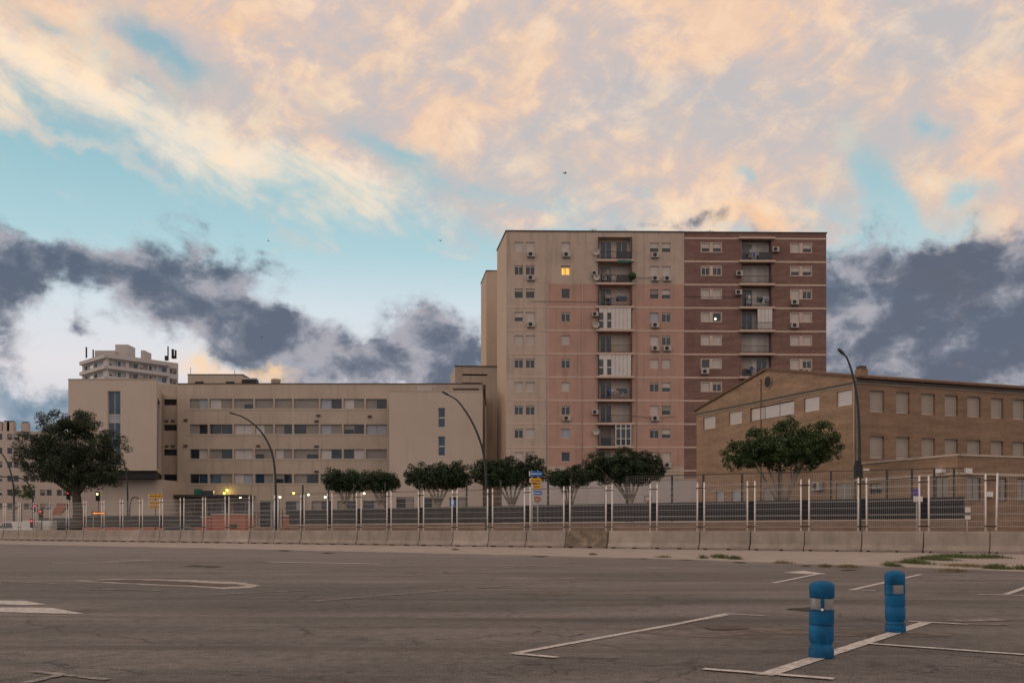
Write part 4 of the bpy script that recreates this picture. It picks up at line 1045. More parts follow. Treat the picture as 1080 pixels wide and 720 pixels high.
# big pine
Yp=95; q=P(80,0,Yp); pine=empty('pine_tree',(q.x,Yp,0),0,'big dark spreading pine tree at the left in front of the beige block','tree')
ell=[]
for (a,b,t,bo) in ((40,102,432,462),(60,104,434,470),(22,80,448,490),(17,70,462,500),(50,116,455,500),(90,134,455,495),(70,132,480,512),(26,70,490,510),(60,120,490,518),(40,100,470,510),(104,128,492,516)):
    p=P((a+b)/2,(t+bo)/2,Yp); rx=(b-a)/2/F*Yp; rz=(bo-t)/2/F*Yp; ell.append(((p.x,Yp+random.uniform(-1,1),p.z),rx-.1,rx*.8,rz-.1))
leaves(clump_set(ell,15,.62,.45,.8),.2,95,M['pine'],'crown',pine,.35)
m=MB(); zt=P(0,520,Yp).z; m.tube([(q.x,Yp,0),(q.x+.2,Yp,zt*.6),(q.x-.1,Yp,zt+1.5)],[.55,.45,.35],M['barkd'],10)
for (px,py) in ((50,490),(68,470),(90,475),(115,490),(100,500),(35,500),(80,450)):
    e=P(px,py,Yp+random.uniform(-1.5,1.5)); m.tube([(q.x,Yp,zt-.3),((q.x+e.x)/2,(Yp+e.y)/2,(zt+e.z)/2+.3),e],[.22,.14,.05],M['barkd'],6)
m.build('trunk',pine)
q=P(22,0,150); bt=empty('small_tree',(q.x,150,0),0,'small green street tree under the curved lamps at far left','tree')
leaves(clump_set([(P(22,521,150),1.5,1.3,1.2),(P(30,520,150),1.2,1.2,1.2)],9,.5),.22,60,M['leaf'],'crown',bt)
m=MB(); m.tube([(q.x,150,0),(q.x+.1,150,5)],[.16,.1],M['barkd'],6); m.build('trunk',bt)

# ------------------------------------------------------------------ lamp posts
def smooth_path(pts,n=6):
    out=[]; P_=[Vector(p) for p in pts]
    for i in range(len(P_)-1):
        a=P_[max(i-1,0)]; b=P_[i]; c=P_[i+1]; d=P_[min(i+2,len(P_)-1)]
        for k in range(n):
            t=k/n; out.append(.5*((2*b)+(c-a)*t+(2*a-5*b+4*c-d)*t*t+(3*b-3*c+d-a)*t**3))
    out.append(P_[-1]); return out
def lamp(Y, pts, label, r0=.10, r1=.04, box=None, headlen=.7):
    b=P(pts[0][0],0,Y); r=empty('street_lamp',(b.x,Y,0),0,label,'street lamp','curved street lamps')
    path=[Vector((b.x,Y,0))]+[P(a,c,Y) for a,c in pts]
    sp=smooth_path(path); n=len(sp); m=MB(); m.tube(sp,[r0+(r1-r0)*(i/(n-1)) for i in range(n)],M['lampm'],8)
    m.lathe([(r0*1.9,0),(r0*1.9,.25),(r0*1.3,.4)],M['lampm'],10,(b.x,Y,0)); m.build('pole',r)
    e=sp[-1]; d=(sp[-1]-sp[-3]).normalized(); h=MB()
    prof_=[(0,.05),(.12,.09),(.45,.15),(.85,.13),(1,.04)]
    up=Vector((0,0,1)); sd=d.cross(up).normalized(); upp=sd.cross(d).normalized(); vs=[]
    for (f,w) in prof_:
        c=e+d*(f*headlen-.1)
        for (sx,sy) in ((-1,-.25),(-.6,.5),(.6,.5),(1,-.25),(.6,-.5),(-.6,-.5)): vs.append(c+sd*sx*w+upp*sy*w*.9)
    fs=[(k*6+i,k*6+(i+1)%6,(k+1)*6+(i+1)%6,(k+1)*6+i) for k in range(4) for i in range(6)]+[tuple(range(5,-1,-1)),tuple(24+i for i in range(6))]
    h.add(vs,fs,M['lampm']); h.build('lamp_head',r)
    if box:
        q=P(box[0],box[1],Y); m=MB(); m.box(q.x-.2,q.x+.16,Y-.2,Y+.2,q.z-.35,q.z+.35,M['black']); m.box(q.x-.12,q.x+.1,Y-.16,Y+.16,q.z+.35,q.z+.6,M['black']); m.build('junction_box',r)
        m=MB(); m.box(q.x+.2,q.x+.55,Y-.1,Y,q.z+.05,q.z+.15,M['white']); m.box(q.x+.1,q.x+.2,Y-.03,Y+.01,q.z+.08,q.z+.12,M['black']); m.build('camera_box',r)
    return r
lamp(79,[(291,540),(290.5,510),(289,488),(285,472),(277.5,458),(268,447.5),(257,440),(249,437)],'tall curved lamp post in front of the beige ribbon windows',.11,.05)
lamp(66,[(513,540),(512.5,500),(510,478),(505,461),(498,445),(490,432),(482,422),(474,417)],'tall curved lamp post reaching left over the clipped trees',.10,.045)
lamp(54,[(906.5,540),(906.5,500),(906.3,460),(905,430),(902.5,410),(898.5,392),(893.5,378),(890,373.5)],'tall curved lamp post beside the corner of the brick building',.11,.045,(905.5,497),.55)
lamp(125,[(14.6,540),(14.5,520),(13,505),(9,491),(3,479.5),(-6,470)],'curved lamp post at the very left edge',.14,.07)
lamp(135,[(35,540),(34.5,525),(32,514),(26.5,506.5),(17,503),(2,502.5)],'low arched lamp post left of the big pine',.14,.07)
lamp(115,[(134.7,540),(134.5,520),(133.8,505),(132,493),(129,485),(125,480)],'curved lamp post partly behind the right side of the pine',.12,.06)
lamp(118,[(137,552),(137,535),(138.5,527),(142,524),(146,525.5)],'short hooked lamp post just right of the pine',.09,.05,headlen=.4)

# ------------------------------------------------------------------ signs and signals
def sign_stack(name,px,Y,boards,label,pole='wire'):
    q=P(px,0,Y); r=empty(name,(q.x,Y,0),0,label,'sign'); top=max(P(0,b[2],Y).z for b in boards)
    m=MB(); m.tube([(q.x-.12,Y+.08,0),(q.x-.12,Y+.08,top+.05)],.045,M[pole],6); m.tube([(q.x+.28,Y+.08,0),(q.x+.28,Y+.08,top+.05)],.045,M[pole],6); m.build('pole',r)
    for (a,b,t,bo,mat,edge) in boards:
        p0=P(a,bo,Y); p1=P(b,t,Y); m=MB(); hz=(p1.z-p0.z)/2
        m.hexa([(p0.x,Y-.03,p0.z),(p1.x,Y-.03,p0.z),(p1.x,Y+.03,p0.z),(p0.x,Y+.03,p0.z),(p0.x,Y-.03,p1.z),(p1.x,Y-.03,p1.z),(p1.x,Y+.03,p1.z),(p0.x,Y+.03,p1.z)],M[mat])
        m.add([(p1.x,Y-.03,p0.z),(p1.x+hz*.7,Y-.03,(p0.z+p1.z)/2),(p1.x,Y-.03,p1.z),(p1.x,Y+.03,p0.z),(p1.x+hz*.7,Y+.03,(p0.z+p1.z)/2),(p1.x,Y+.03,p1.z)],[(0,1,2),(3,5,4),(0,3,4,1),(1,4,5,2)],M[mat])
        if edge: m.box(p0.x+.02,p1.x-.02,Y-.045,Y-.033,p0.z+hz*.8,p0.z+hz*1.1,M[edge]); m.box(p0.x-.07,p0.x,Y-.035,Y+.035,p0.z,p1.z,M['white'])
        m.build('sign_board',r)
    return r
sign_stack('direction_sign',563,70,[(559,571,496.6,502,'blue','white'),(559.5,570,504,509,'yellow','framed'),(562,570,510.5,515,'yellow','framed'),(562.5,570.5,517,522,'blue','white'),(563,569,523.5,529,'orangep','yellow')],'stack of blue and yellow direction signs on a pole behind the fence')
sign_stack('direction_sign',165,96,[(157.5,170,520.8,525,'yellow','framed'),(157.5,168,528,532,'yellow','framed'),(157.5,167,532.6,536,'yellow','framed')],'stack of yellow direction signs left of the lit entrance','framed')
def square_sign(px,Y,boards,label):
    q=P(px,0,Y); r=empty('road_sign',(q.x,Y,0),0,label,'sign'); top=P(0,boards[0][2],Y).z
    m=MB(); m.tube([(q.x,Y+.06,0),(q.x,Y+.06,top)],.035,M['wire'],6); m.build('pole',r)
    for (a,b,t,bo,mat) in boards:
        p0=P(a,bo,Y); p1=P(b,t,Y); m=MB(); m.box(p0.x,p1.x,Y-.02,Y+.02,p0.z,p1.z,M[mat])
        m.build('sign_board',r)
    return r
rs=square_sign(477.6,76,[(474,481.5,526.5,533.5,'blue'),(474.5,481,533.8,536.8,'white')],'small blue square sign with white plate seen through the fence')
a=P(476.3,532,76); m=MB(); m.box(a.x,a.x+.17,75.96,75.976,a.z,a.z+.35,M['white']); m.build('sign_symbol',rs)
square_sign(967.5,52,[(963,971.5,515.2,522.8,'purple'),(963.5,973,523,528.8,'white')],'purple sign above a white plate behind the fence at right')
square_sign(1020.5,55,[(1018,1023.5,534.5,540,'white'),(1018,1023.5,540.5,543,'black'),(1018,1023.5,543.3,547.5,'white')],'narrow black and white plate at the end of the dark sheeting')
def signal(px,py,Y,label,col,extra=None,hh=.9):
    q=P(px,py,Y); r=empty('traffic_light',(q.x,Y,0),0,label,'traffic light','traffic lights at the far left junction')
    m=MB(); m.tube([(q.x,Y+.2,0),(q.x,Y+.2,q.z+.3)],.06,M['black'],6); m.build('pole',r)
    m=MB(); m.box(q.x-.2,q.x+.2,Y-.1,Y+.14,q.z-.75,q.z+.25,M['black'])
    for k in range(3): m.tube([(q.x,Y-.1,q.z-k*.3),(q.x,Y-.22,q.z-k*.3+.0)],.12,M['black'],10,False)
    m.build('signal_housing',r)
    m=MB(); m.ball((q.x,Y-.1,q.z),.12,col,1,8); m.build('lit_lens',r)
    return r
RED=emis('red_signal',s2l((255,50,60)),2.2); GRN=emis('pale_green_signal',s2l((235,255,140)),6); ORG=emis('orange_arrow_lamps',s2l((255,140,20)),1.6)
signal(72.2,519.5,112,'red traffic light against the dark pine crown',RED)
signal(43.2,539.3,112,'red traffic light with green board, brightest one at the left',RED)
signal(34,549.2,110,'lowest red traffic light near the white van',RED)
signal(37.3,533.2,116,'dim red traffic light behind the third pair of white posts',RED)
signal(103.2,520.8,112,'yellowish lit traffic light right of the pine trunk',GRN)
q=P(98,541,100); r=empty('arrow_board',(q.x,100,0),0,'glowing orange arrow board on a post behind the fence','sign')
m=MB(); m.tube([(q.x,100.1,0),(q.x,100.1,3.0)],.05,M['wire'],6); m.build('pole',r)
a=P(97,542.3,100); b=P(111,539.7,100); m=MB(); m.box(a.x-.05,b.x+.05,100.0,100.06,a.z-.05,b.z+.05,M['black']); m.build('sign_board',r)
m=MB(); m.box(a.x+.3,b.x,99.95,99.99,a.z+.06,b.z-.06,ORG); m.add([(a.x,99.97,(a.z+b.z)/2),(a.x+.3,99.97,a.z),(a.x+.3,99.97,b.z)],[(0,1,2)],ORG); m.build('lit_arrow',r)

# ------------------------------------------------------------------ vehicles behind the barriers
def vehicle(kind,px,Y,length,height,paint,label,rz=0.0):
    q=P(px,0,Y); r=empty(kind,(q.x,Y,0),rz,label,kind)
    w=.9; Lh=length/2
    if kind=='van': pr=[(-Lh,.35),(-Lh,.95),(-Lh+.5,1.25),(-Lh+1.15,height-.05),(-Lh+1.5,height),(Lh-.1,height),(Lh,height-.15),(Lh,.35)]
    else: pr=[(-Lh,.3),(-Lh,.75),(-Lh+.9,.95),(-Lh+1.6,height-.05),(-Lh+2.0,height),(Lh-1.2,height),(Lh-.35,1.0),(Lh,.85),(Lh,.3)]
    m=MB(); n=len(pr); vs=[]
    for (yy,sc_) in ((-w,.0),(-w*.98,1),(w*.98,1),(w,.0)):
        for (x,z_) in pr:
            f=1-.03*(1-sc_); tw=(1-.14*max(0,(z_-1.0))) ; vs.append((x*f,yy*tw,z_ if sc_ else z_*.985+.01))
    fs=[]
    for k in range(3):
        for i in range(n): j=(i+1)%n; fs.append((k*n+i,k*n+j,(k+1)*n+j,(k+1)*n+i))
    fs+= [tuple(range(n-1,-1,-1)),tuple(3*n+i for i in range(n))]
    m.add(vs,fs,paint); m.build('body',r,loc=(0,0,0))
    x0,x1=(-Lh+1.2,-Lh+2.2) if kind=='van' else (-Lh+1.6,Lh-1.1); zb=1.05 if kind!='van' else 1.25
    for s in (-1,1):
        tw=w*(1-.14*(zb-1))+.012; tw2=w*(1-.14*(height-.15-1))+.012
        g_=MB(); g_.quad((x0-.4,s*tw,zb),(x1+.2,s*tw,zb),(x1,s*tw2,height-.15),(x0,s*tw2,height-.15),M['glass']); g_.build('side_window',r,loc=(0,0,0))
    for sx in (-Lh+.85,Lh-.85):
        for s in (-1,1):
            t=MB(); t.tube([(sx,s*w*.8,.32),(sx,s*(w+.01),.32)],.32,M['rubber'],16); o=t.build('wheel',r,loc=(0,0,0))
            h=MB(); h.tube([(sx,s*(w+.01),.32),(sx,s*(w+.03),.32)],.19,M['acw'],12); h.build('rim',o,loc=(0,0,0))
    return r
vehicle('van',18,118,5.0,2.0,M['carw'],'white van roof showing above the barriers at far left')
vehicle('van',37,121,4.6,2.15,M['carw'],'second pale van, right of the first white one at far left')
vehicle('van',58,124,5.6,2.5,M['card'],'dark van below the orange awning')
vehicle('car',186,97,4.3,1.5,M['card'],'dark car behind the barriers below the lit entrance')
q=P(57,0,128); r=empty('awning',(q.x,128,0),0,'faded orange awning on thin poles beside the pine','awning')
m=MB(); a=P(57,531,128); b=P(68,543,128); m.hexa([(a.x,127,b.z),(b.x,127,b.z),(b.x,129,b.z+1.0),(a.x,129,b.z+1.0),(a.x,127,b.z+.1),(b.x,127,b.z+.1),(b.x,129,a.z),(a.x,129,a.z)],M['orangep']); m.build('cloth',r)
m=MB(); 
for x in (a.x+.1,b.x-.1): m.tube([(x,127.1,0),(x,127.1,b.z)],.04,M['wire'],5)
m.build('pole',r)

# ------------------------------------------------------------------ birds
def bird(px,py,Y,s,label,rz):
    p=P(px,py,Y); m=MB(); m.tube([(-.28,0,0),(-.16,0,.0),(.0,0,.02),(.14,0,.03),(.24,0,.05)],[.01,.05,.07,.05,.015],M['black'],6)
    for sd in (-1,1):
        m.add([(.1,0,.04),(-.08,0,.04),(-.06,sd*.3,.18),(.08,sd*.3,.2),(-.12,sd*.65,.06),(-.1,sd*.62,.05)],[(0,1,2,3),(3,2,4,5)],M['black'])
    o=m.build('bird',None,loc=p); o.rotation_euler=(.2,0,rz); o.scale=(s,s,s); tag(o,label,'bird','birds in flight')
bird(596,183,90,.65,'dark bird flying above the towers in the open sky',.4)
bird(464.5,254,80,.5,'dark bird flying left of the salmon tower roof',1.0)
bird(283,254,110,.5,'tiny bird over the dark clouds at left',.2)
bird(276,356,120,.55,'tiny bird just above the long beige roof',.8)

# ------------------------------------------------------------------ bollards
M['bblue']=plain('blue_bollard_plastic',(.004,.095,.225),.6,.4,7,spec=.2,streak=.6,bump=.15)
M['bblued']=plain('darker_blue_plastic',(.0,.03,.08),.6,.2,9,spec=.4)
M['reflect']=plain('silver_reflective_band',(.20,.195,.195),.45,.15,14,spec=.6)
def bollard(px,py,label,rz,tilt,panel):
    g0=G(px,py); r=empty('bollard',g0,0,label,'bollard','blue plastic bollards on the bay line')
    r.rotation_euler=(tilt[0],tilt[1],rz)
    m=MB(); n=24
    prof_=[(.118,0),(.121,.012),(.119,.085),(.105,.125),(.100,.140),(.108,.155),(.117,.175),(.118,.300),(.1125,.312),(.1125,.322),(.117,.334),(.117,.455),(.1135,.478),(.104,.480),(.104,.590),(.1135,.592),(.118,.600),(.120,.700),(.117,.722),(.104,.738),(.075,.752),(.035,.763),(.005,.766)]
    prof_=[(a*.96,b*.94) for a,b in prof_]
    m.lathe(prof_,M['bblue'],n); m.build('body',r,loc=(0,0,0))
    b=MB(); b.lathe([(.1012,.452),(.1022,.456),(.1022,.551),(.1012,.555)],M['reflect'],n); b.build('reflective_band',r,loc=(0,0,0))
    # blue bridges over the band
    spans = [(-2.05,-1.78),(.6,1.6)] if panel==0 else [(-.75,1.2),(1.5,3.0),(3.2,4.15)]
    for (a0,a1) in spans:
        bl=MB(); K=6; vs=[]
        for k in range(K+1):
            t=a0+(a1-a0)*k/K
            for (rr,zz) in ((.099,.449),(.1135,.449),(.1135,.557),(.099,.557)): vs.append((rr*math.cos(t),rr*math.sin(t),zz))
        fs=[(k*4+i,(k+1)*4+i,(k+1)*4+(i+1)%4,k*4+(i+1)%4) for k in range(K) for i in range(4)]+[(0,1,2,3),(K*4+3,K*4+2,K*4+1,K*4)]
        bl.add(vs,fs,M['bblue']); bl.build('strap',r,loc=(0,0,0))
    if panel==0:
        c=MB(); t=-1.93; c.ball((.119*math.cos(t),.119*math.sin(t),.452),.014,M['white'],1,10); c.build('cap',r,loc=(0,0,0))
    ri=MB()
    for zz in ((.315,.44) if panel==0 else (.10,.44)):
        ri.lathe([(.1135,zz-.004),(.1165,zz),(.1135,zz+.004)],M['bblued'],n)
    ri.build('moulded_ring',r,loc=(0,0,0))
    return r
bollard(866,693,'nearer blue plastic bollard with grey band and white cap',.1,(.0,.012),0)
bollard(944.5,666.5,'farther blue plastic bollard with a cut-out showing its band',0,(.0,-.015),1)

# ------------------------------------------------------------------ weeds
def tufts(spots,name,mat,hgt,n):
    vs=[];
    V=[];Fc=[]
    for (x,y,rx,ry,k) in spots:
        for _ in range(int(n*k)):
            a=RNG.normal(0,.42); b=RNG.normal(0,.42); bx_=x+a*rx; by_=y+b*ry; t=RNG.uniform(0,6.28); h=hgt*RNG.uniform(.3,1)*max(.3,1-.5*(a*a+b*b)); w=.012
            lx,ly=RNG.normal(0,.45,2)*h; i=len(V)
            V+= [(bx_-w*math.cos(t),by_-w*math.sin(t),.02),(bx_+w*math.cos(t),by_+w*math.sin(t),.02),(bx_+lx*.5+w*.6,by_+ly*.5,.02+h*.6),(bx_+lx,by_+ly,.02+h)]
            Fc+= [(i,i+1,i+2),(i,i+2,i+3)]
    m=MB(); m.v=V; m.f=Fc; m.m=[0]*len(Fc); m.smooth=[False]*len(Fc); m.mats=[M[mat]]
    return tag(m.build(name),kind='stuff')
sp=[]
for (px,py,wx,wy,k) in ((760,588.5,9,1.2,1.6),(775,589.8,7,.7,.7),(742,589,5,.6,.3),(965,594.5,13,1.6,2.2),(985,590.5,16,1.6,2.6),(1010,588,20,1.7,3.2),(1042,588.3,18,1.2,2.0),(1052,600.2,12,1.0,1.2),(940,597.5,8,1.0,.6),(1078,601,8,1,.5)):
    g0=G(px,py); ge=G(px+wx,py); gy=(G(px,py-wy).y-G(px,py+wy).y)/2; sp.append((g0.x,g0.y,ge.x-g0.x,gy,k))
tufts(sp,'grass_tufts','grass',.2,420)
sp=[]
for (px,py,wx,wy,k) in ((895,598.5,14,1.0,.8),(870,598,8,.6,.4),(1020,597.5,25,2,.9),(625,585.2,5,.5,.4),(480,580,5,.4,.3),(825,594,14,.6,.3),(700,588,10,.5,.3),(1005,603,20,.7,.6)):
    g0=G(px,py); ge=G(px+wx,py); gy=(G(px,py-wy).y-G(px,py+wy).y)/2; sp.append((g0.x,g0.y,ge.x-g0.x,gy,k))
tufts(sp,'dry_weeds','drygrass',.12,600)

# ------------------------------------------------------------------ sky
world=bpy.data.worlds.new('World'); sc.world=world; world.use_nodes=True; nt=world.node_tree
for n_ in list(nt.nodes): nt.nodes.remove(n_)
class E:
    def __init__(s,v): s.v=v
    def _op(s,op,o=None,rev=False,o2=None):
        n_=nt.nodes.new('ShaderNodeMath'); n_.operation=op
        args=[s] if o is None else ([o,s] if rev else [s,o])
        if o2 is not None: args.append(o2)
        for i,a in enumerate(args):
            a=a.v if isinstance(a,E) else a
            if isinstance(a,(int,float)): n_.inputs[i].default_value=a
            else: nt.links.new(a,n_.inputs[i])
        return E(n_.outputs[0])
    def __add__(s,o): return s._op('ADD',o)
    __radd__=__add__
    def __sub__(s,o): return s._op('SUBTRACT',o)
    def __rsub__(s,o): return s._op('SUBTRACT',o,True)
    def __mul__(s,o): return s._op('MULTIPLY',o)
    __rmul__=__mul__
    def __truediv__(s,o): return s._op('DIVIDE',o)
def sstep(e,a,b):
    n_=nt.nodes.new('ShaderNodeMapRange'); n_.interpolation_type='SMOOTHSTEP'; nt.links.new(e.v,n_.inputs[0]); n_.inputs[1].default_value=a; n_.inputs[2].default_value=b; return E(n_.outputs[0])
tc=nt.nodes.new('ShaderNodeTexCoord'); sp_=nt.nodes.new('ShaderNodeSeparateXYZ'); nt.links.new(tc.outputs['Generated'],sp_.inputs[0])
X,Y_,Z=(E(sp_.outputs[i]) for i in range(3))
az=X._op('ARCTAN2',Y_); hyp=(X*X+Y_*Y_)._op('SQRT'); el=Z._op('ARCTAN2',hyp)
def ae(px,py):
    a=math.atan((px-CX)/F); return a, math.atan((HY-py)/F*math.cos(a))
cmb=nt.nodes.new('ShaderNodeCombineXYZ'); nt.links.new(az.v,cmb.inputs[0]); nt.links.new(el.v,cmb.inputs[1])
V0=cmb.outputs[0]
def nz(scale,rot=0,sc_=1.0,detail=8,rough=.58,dist=0.0,off=0):
    mp=nt.nodes.new('ShaderNodeMapping'); mp.inputs['Scale'].default_value=(*scale,1); mp.inputs['Location'].default_value=(off,off*.7,off*.3); nt.links.new(V0,mp.inputs['Vector'])
    if rot:
        mr=nt.nodes.new('ShaderNodeMapping'); mr.inputs['Rotation'].default_value=(0,0,rot); nt.links.new(V0,mr.inputs['Vector']); nt.links.new(mr.outputs[0],mp.inputs['Vector'])
    q=noise_node(nt,mp.outputs[0],sc_,min(detail,6),rough,dist); q.noise_dimensions='2D'
    return E(q.outputs[0])
# warped angles, so the edges of cloud masses stay ragged
wn=nt.nodes.new('ShaderNodeTexNoise'); wn.noise_dimensions='2D'; wn.inputs['Scale'].default_value=9; wn.inputs['Detail'].default_value=5; wn.inputs['Roughness'].default_value=.6; nt.links.new(V0,wn.inputs['Vector'])
sw_=nt.nodes.new('ShaderNodeSeparateXYZ'); nt.links.new(wn.outputs['Color'],sw_.inputs[0])
waz=az+(E(sw_.outputs[0])-.5)*.09; wel=el+(E(sw_.outputs[1])-.5)*.07
wc_=nt.nodes.new('ShaderNodeCombineXYZ'); nt.links.new(waz.v,wc_.inputs[0]); nt.links.new(wel.v,wc_.inputs[1])
def gauss(px,py,rx,ry,rot,amp):
    """a soft spot of the sky at a fixed azimuth and elevation"""
    a0,e0_=ae(px,py); mp=nt.nodes.new('ShaderNodeMapping'); mp.vector_type='TEXTURE'
    mp.inputs['Location'].default_value=(a0,e0_,0); mp.inputs['Rotation'].default_value=(0,0,math.radians(rot)); mp.inputs['Scale'].default_value=(rx*2.35/F,ry*2.4/F,1)
    nt.links.new(wc_.outputs[0],mp.inputs['Vector'])
    g_=nt.nodes.new('ShaderNodeTexGradient'); g_.gradient_type='QUADRATIC_SPHERE'; nt.links.new(mp.outputs[0],g_.inputs[0])
    return E(g_.outputs[1])*(amp*1.25)
def total(lst):
    t=None
    for g_ in lst: t=gauss(*g_) if t is None else t+gauss(*g_)
    return t
def cramp(e,stops): return ramp(nt,e.v,stops)
def col(c,k=1.0): 
    l=s2l(c); return tuple(x*k for x in l)
EL=lambda py: ae(540,py)[1]/.8
base=cramp(el/.8,[(0,col((205,200,208))),(EL(470),col((205,208,218))),(EL(400),col((232,228,232))),(EL(330),col((216,228,236))),(EL(270),col((178,213,222))),(EL(200),col((158,200,211))),(EL(90),col((144,184,198))),(1.0,col((95,150,180)))])
sky=nt.nodes.new('ShaderNodeTexSky'); sky.sky_type='NISHITA'; sky.sun_disc=False; sky.sun_elevation=math.radians(6); sky.sun_rotation=math.radians(-62); sky.air_density=1; sky.dust_density=2
nish=mixc(nt,1.0,sky.outputs[0],(.10,.10,.10),'MULTIPLY')
base=mixc(nt,.06,base,nish)
# upper sunlit sheet of cloud: lower edge as a function of azimuth
def AZ(px): return (math.atan((px-CX)/F)+.6)/1.2
bstops=[(-60,75),(0,98),(75,128),(150,158),(225,188),(300,208),(380,219),(440,224),(520,236),(600,250),(720,262),(870,268),(960,285),(1080,292)]
bnd=E(cramp((az+.6)/1.2,[(AZ(a),math.atan((HY-b)/F*math.cos(math.atan((a-CX)/F)))/.8) for a,b in bstops]))*.8
n1=nz((7.5,21),math.radians(22),1.0,9,.60,.3); n2=nz((13,23),math.radians(-25),1.0,9,.62,.4,3.1); n3=nz((4.6,7.5),.3,1.0,5,.5,.3,7.7); n4=nz((30,46),.2,1.0,6,.6,.2,1.3)
holes_=total([(168,46,52,22,-25,1.1),(140,88,40,11,-15,.55),(40,25,45,14,-10,.6),(430,168,60,13,-20,.7),(505,232,55,12,-20,.5),(918,205,22,42,18,1.15),(940,245,45,20,0,1.0),(870,262,45,14,0,.7),(985,142,22,18,0,.9),(1030,205,28,12,-10,.9),(795,190,22,13,0,.7),(560,262,40,14,0,.8),(385,160,60,14,-25,.5),(700,140,40,14,-30,.35),(905,120,40,14,30,.3),(1010,240,40,12,0,.6)])
dens=sstep((wel-bnd)*9.0+(n1-.5)*1.5+.42,.05,.85)
dens=dens*(1-sstep(holes_+(n2-.5)*.9+(n4-.5)*.4,.12,1.15)*.9)
thin=sstep(n3+(n1-.5)*.5,.28,.62)*.18+.82
dens=dens*thin
bright=sstep((n2-.5)*1.3+(n4-.5)*.5+(n1-.5)*.9+total([(250,178,190,26,-19,.62),(110,118,140,24,-20,.50),(360,203,90,18,-12,.65),(650,205,90,30,0,.15),(840,225,60,22,0,.15)])*1.0+.22,.15,1.0)
tone=sstep(n3*.45+n2*.55+(n4-.5)*.35,.34,.64)
warm=cramp(tone,[(0,col((204,192,190))),(.5,col((220,196,184))),(1,col((240,204,176)))])
hot=cramp(tone,[(0,col((246,230,212))),(1,col((255,230,200)))])
ccol=mixc(nt,bright.v,warm,hot)
og=sstep(total([(1040,295,60,16,-10,.9),(800,232,60,14,-8,.8),(980,100,90,40,-20,.4),(700,60,120,30,-10,.3),(230,20,160,16,-10,.4)])+(n2-.5)*.8,.2,1.1)
ccol=mixc(nt,(og*.55).v,ccol,col((250,192,140)))
sk=mixc(nt,dens.v,base,ccol)
# streak of thin cloud in the blue gap
thin2=sstep(total([(70,150,110,9,-20,.8),(180,190,80,8,-15,.6)])+(n1-.5)*1.6+(n4-.5)*.5,.15,1.2)*.5
sk=mixc(nt,thin2.v,sk,col((236,214,196)))
# low bright cream patches behind and between dark clouds
pale=sstep(total([(910,345,70,30,0,1.0),(1060,385,70,16,10,.9),(900,395,60,20,0,.6),(1075,290,60,25,0,.6),(440,330,60,30,0,.25)])+(n2-.5)*.8,.2,.9)*.8
sk=mixc(nt,pale.v,sk,col((232,222,214)))
sun_=sstep(total([(197,388,26,13,-5,1.0),(235,400,60,8,0,.5),(288,398,20,9,0,.8)])+(n4-.5)*1.2,.1,1.3)
# dark clouds
nb=nz((9,13),.12,1.0,9,.62,.35,5.5); nb2=nz((26,36),.1,1.0,7,.62,.2,2.2)
dk=total([(10,285,46,32,-10,1.1),(75,262,40,15,-25,.45),(125,275,50,22,0,.72),(188,302,72,27,-12,1.05),(243,293,38,15,5,.9),(232,345,66,23,-8,1.0),(300,368,72,28,-14,1.05),(370,387,90,24,0,1.05),(458,358,52,30,0,1.05),(425,390,90,18,0,.9),(92,348,16,9,-20,.85),(215,240,30,12,-10,.35),(300,330,30,12,0,.5),(20,428,95,22,-3,.9),(110,436,50,12,0,.5),
   (930,290,78,30,-4,1.15),(1020,298,90,26,-4,1.1),(985,350,125,44,-4,1.45),(1060,330,60,30,0,.9),(900,400,70,20,0,.5),(1000,385,80,18,0,.8),(1150,340,120,60,0,1.1),(-90,300,80,50,0,.8),(690,240,60,9,0,.42),(790,240,50,9,0,.38),(880,325,30,16,0,.4)])
dd=dk*1.04+(nb-.5)*2.1+(nb2-.5)*1.1
dmask=sstep(dd,.10,.95)*sstep(dk,.03,.3)
nb3=nz((15,24),-.06,1.0,6,.56,.15,9.1)
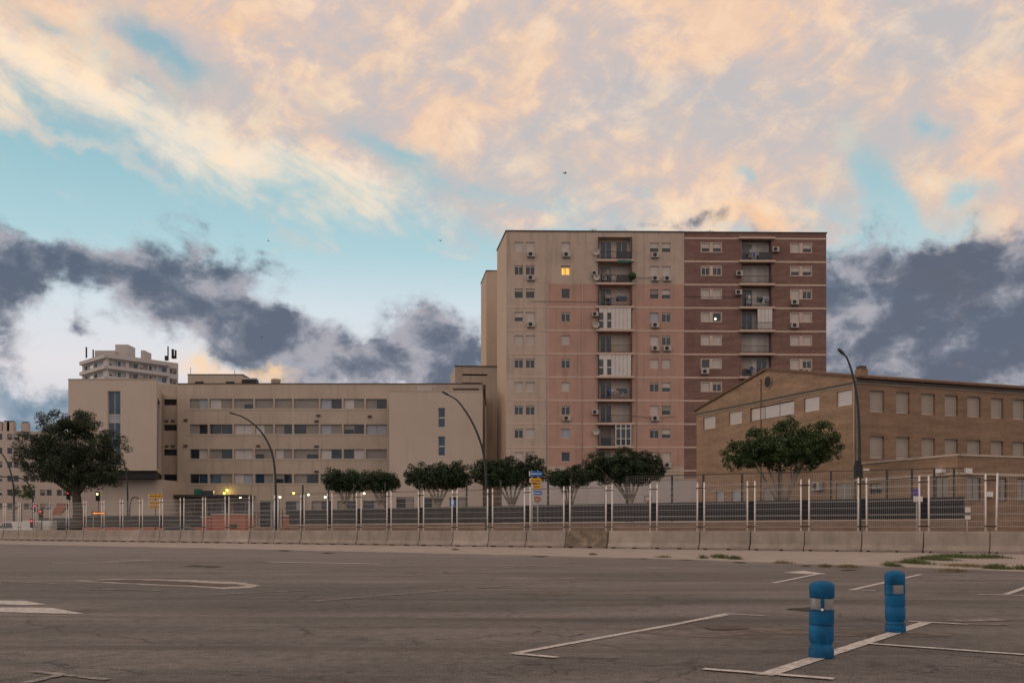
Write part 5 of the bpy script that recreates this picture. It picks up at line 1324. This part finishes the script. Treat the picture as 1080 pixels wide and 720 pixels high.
core=sstep(total([(1000,350,150,60,0,.24)])+dd*.16+(nb3-.5)*2.7+(nb2-.5)*1.3+.30,.0,1.0)
dcol=cramp(core,[(0,col((166,164,174))),(.3,col((140,143,155))),(.6,col((110,117,133))),(1,col((82,93,113)))])
teal=sstep(total([(20,425,110,26,0,1.0),(200,398,90,14,0,.5),(300,392,120,12,0,.35)]),.2,.9)
dcol=mixc(nt,(teal*.5).v,dcol,col((112,152,176)))
sk=mixc(nt,(dmask*.94).v,sk,dcol)
sk=mixc(nt,(sun_*.85).v,sk,col((255,214,170)))
# below the horizon: ground-coloured
# broad bright afterglow added to the unseen sky behind the viewer, lighting the facades
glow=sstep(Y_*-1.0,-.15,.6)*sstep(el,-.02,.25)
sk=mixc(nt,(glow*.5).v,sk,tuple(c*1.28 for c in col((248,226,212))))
below=sstep(el,-.02,.0); sk=mixc(nt,below.v,col((90,80,75)),sk)
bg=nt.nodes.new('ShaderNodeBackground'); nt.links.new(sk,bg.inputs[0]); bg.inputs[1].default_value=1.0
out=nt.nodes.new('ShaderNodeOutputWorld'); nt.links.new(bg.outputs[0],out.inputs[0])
world.cycles.sampling_method='MANUAL'; world.cycles.sample_map_resolution=512

S_=bpy.data.lights.new('sun','SUN'); S_.energy=.5; S_.angle=math.radians(14); S_.color=(1,.78,.62)
so=bpy.data.objects.new('sun',S_); COL.objects.link(so)
azs=math.radians(-78); els=math.radians(7)
dirv=Vector((math.sin(azs)*math.cos(els),math.cos(azs)*math.cos(els),math.sin(els))); so.rotation_euler=dirv.to_track_quat('Z','Y').to_euler(); so.location=(-50,-20,60)
sky.sun_elevation=els; sky.sun_rotation=azs

cam=bpy.data.cameras.new('camera'); co=bpy.data.objects.new('camera',cam); COL.objects.link(co); co.location=(0,0,H); co.rotation_euler=(math.pi/2,0,0)
cam.sensor_width=36; cam.lens=35; cam.shift_y=(HY-360)/1080; cam.clip_end=6000; cam.clip_start=.1; sc.camera=co
sc.view_settings.view_transform='Standard'; sc.view_settings.look='None'; sc.view_settings.exposure=0; sc.view_settings.gamma=1
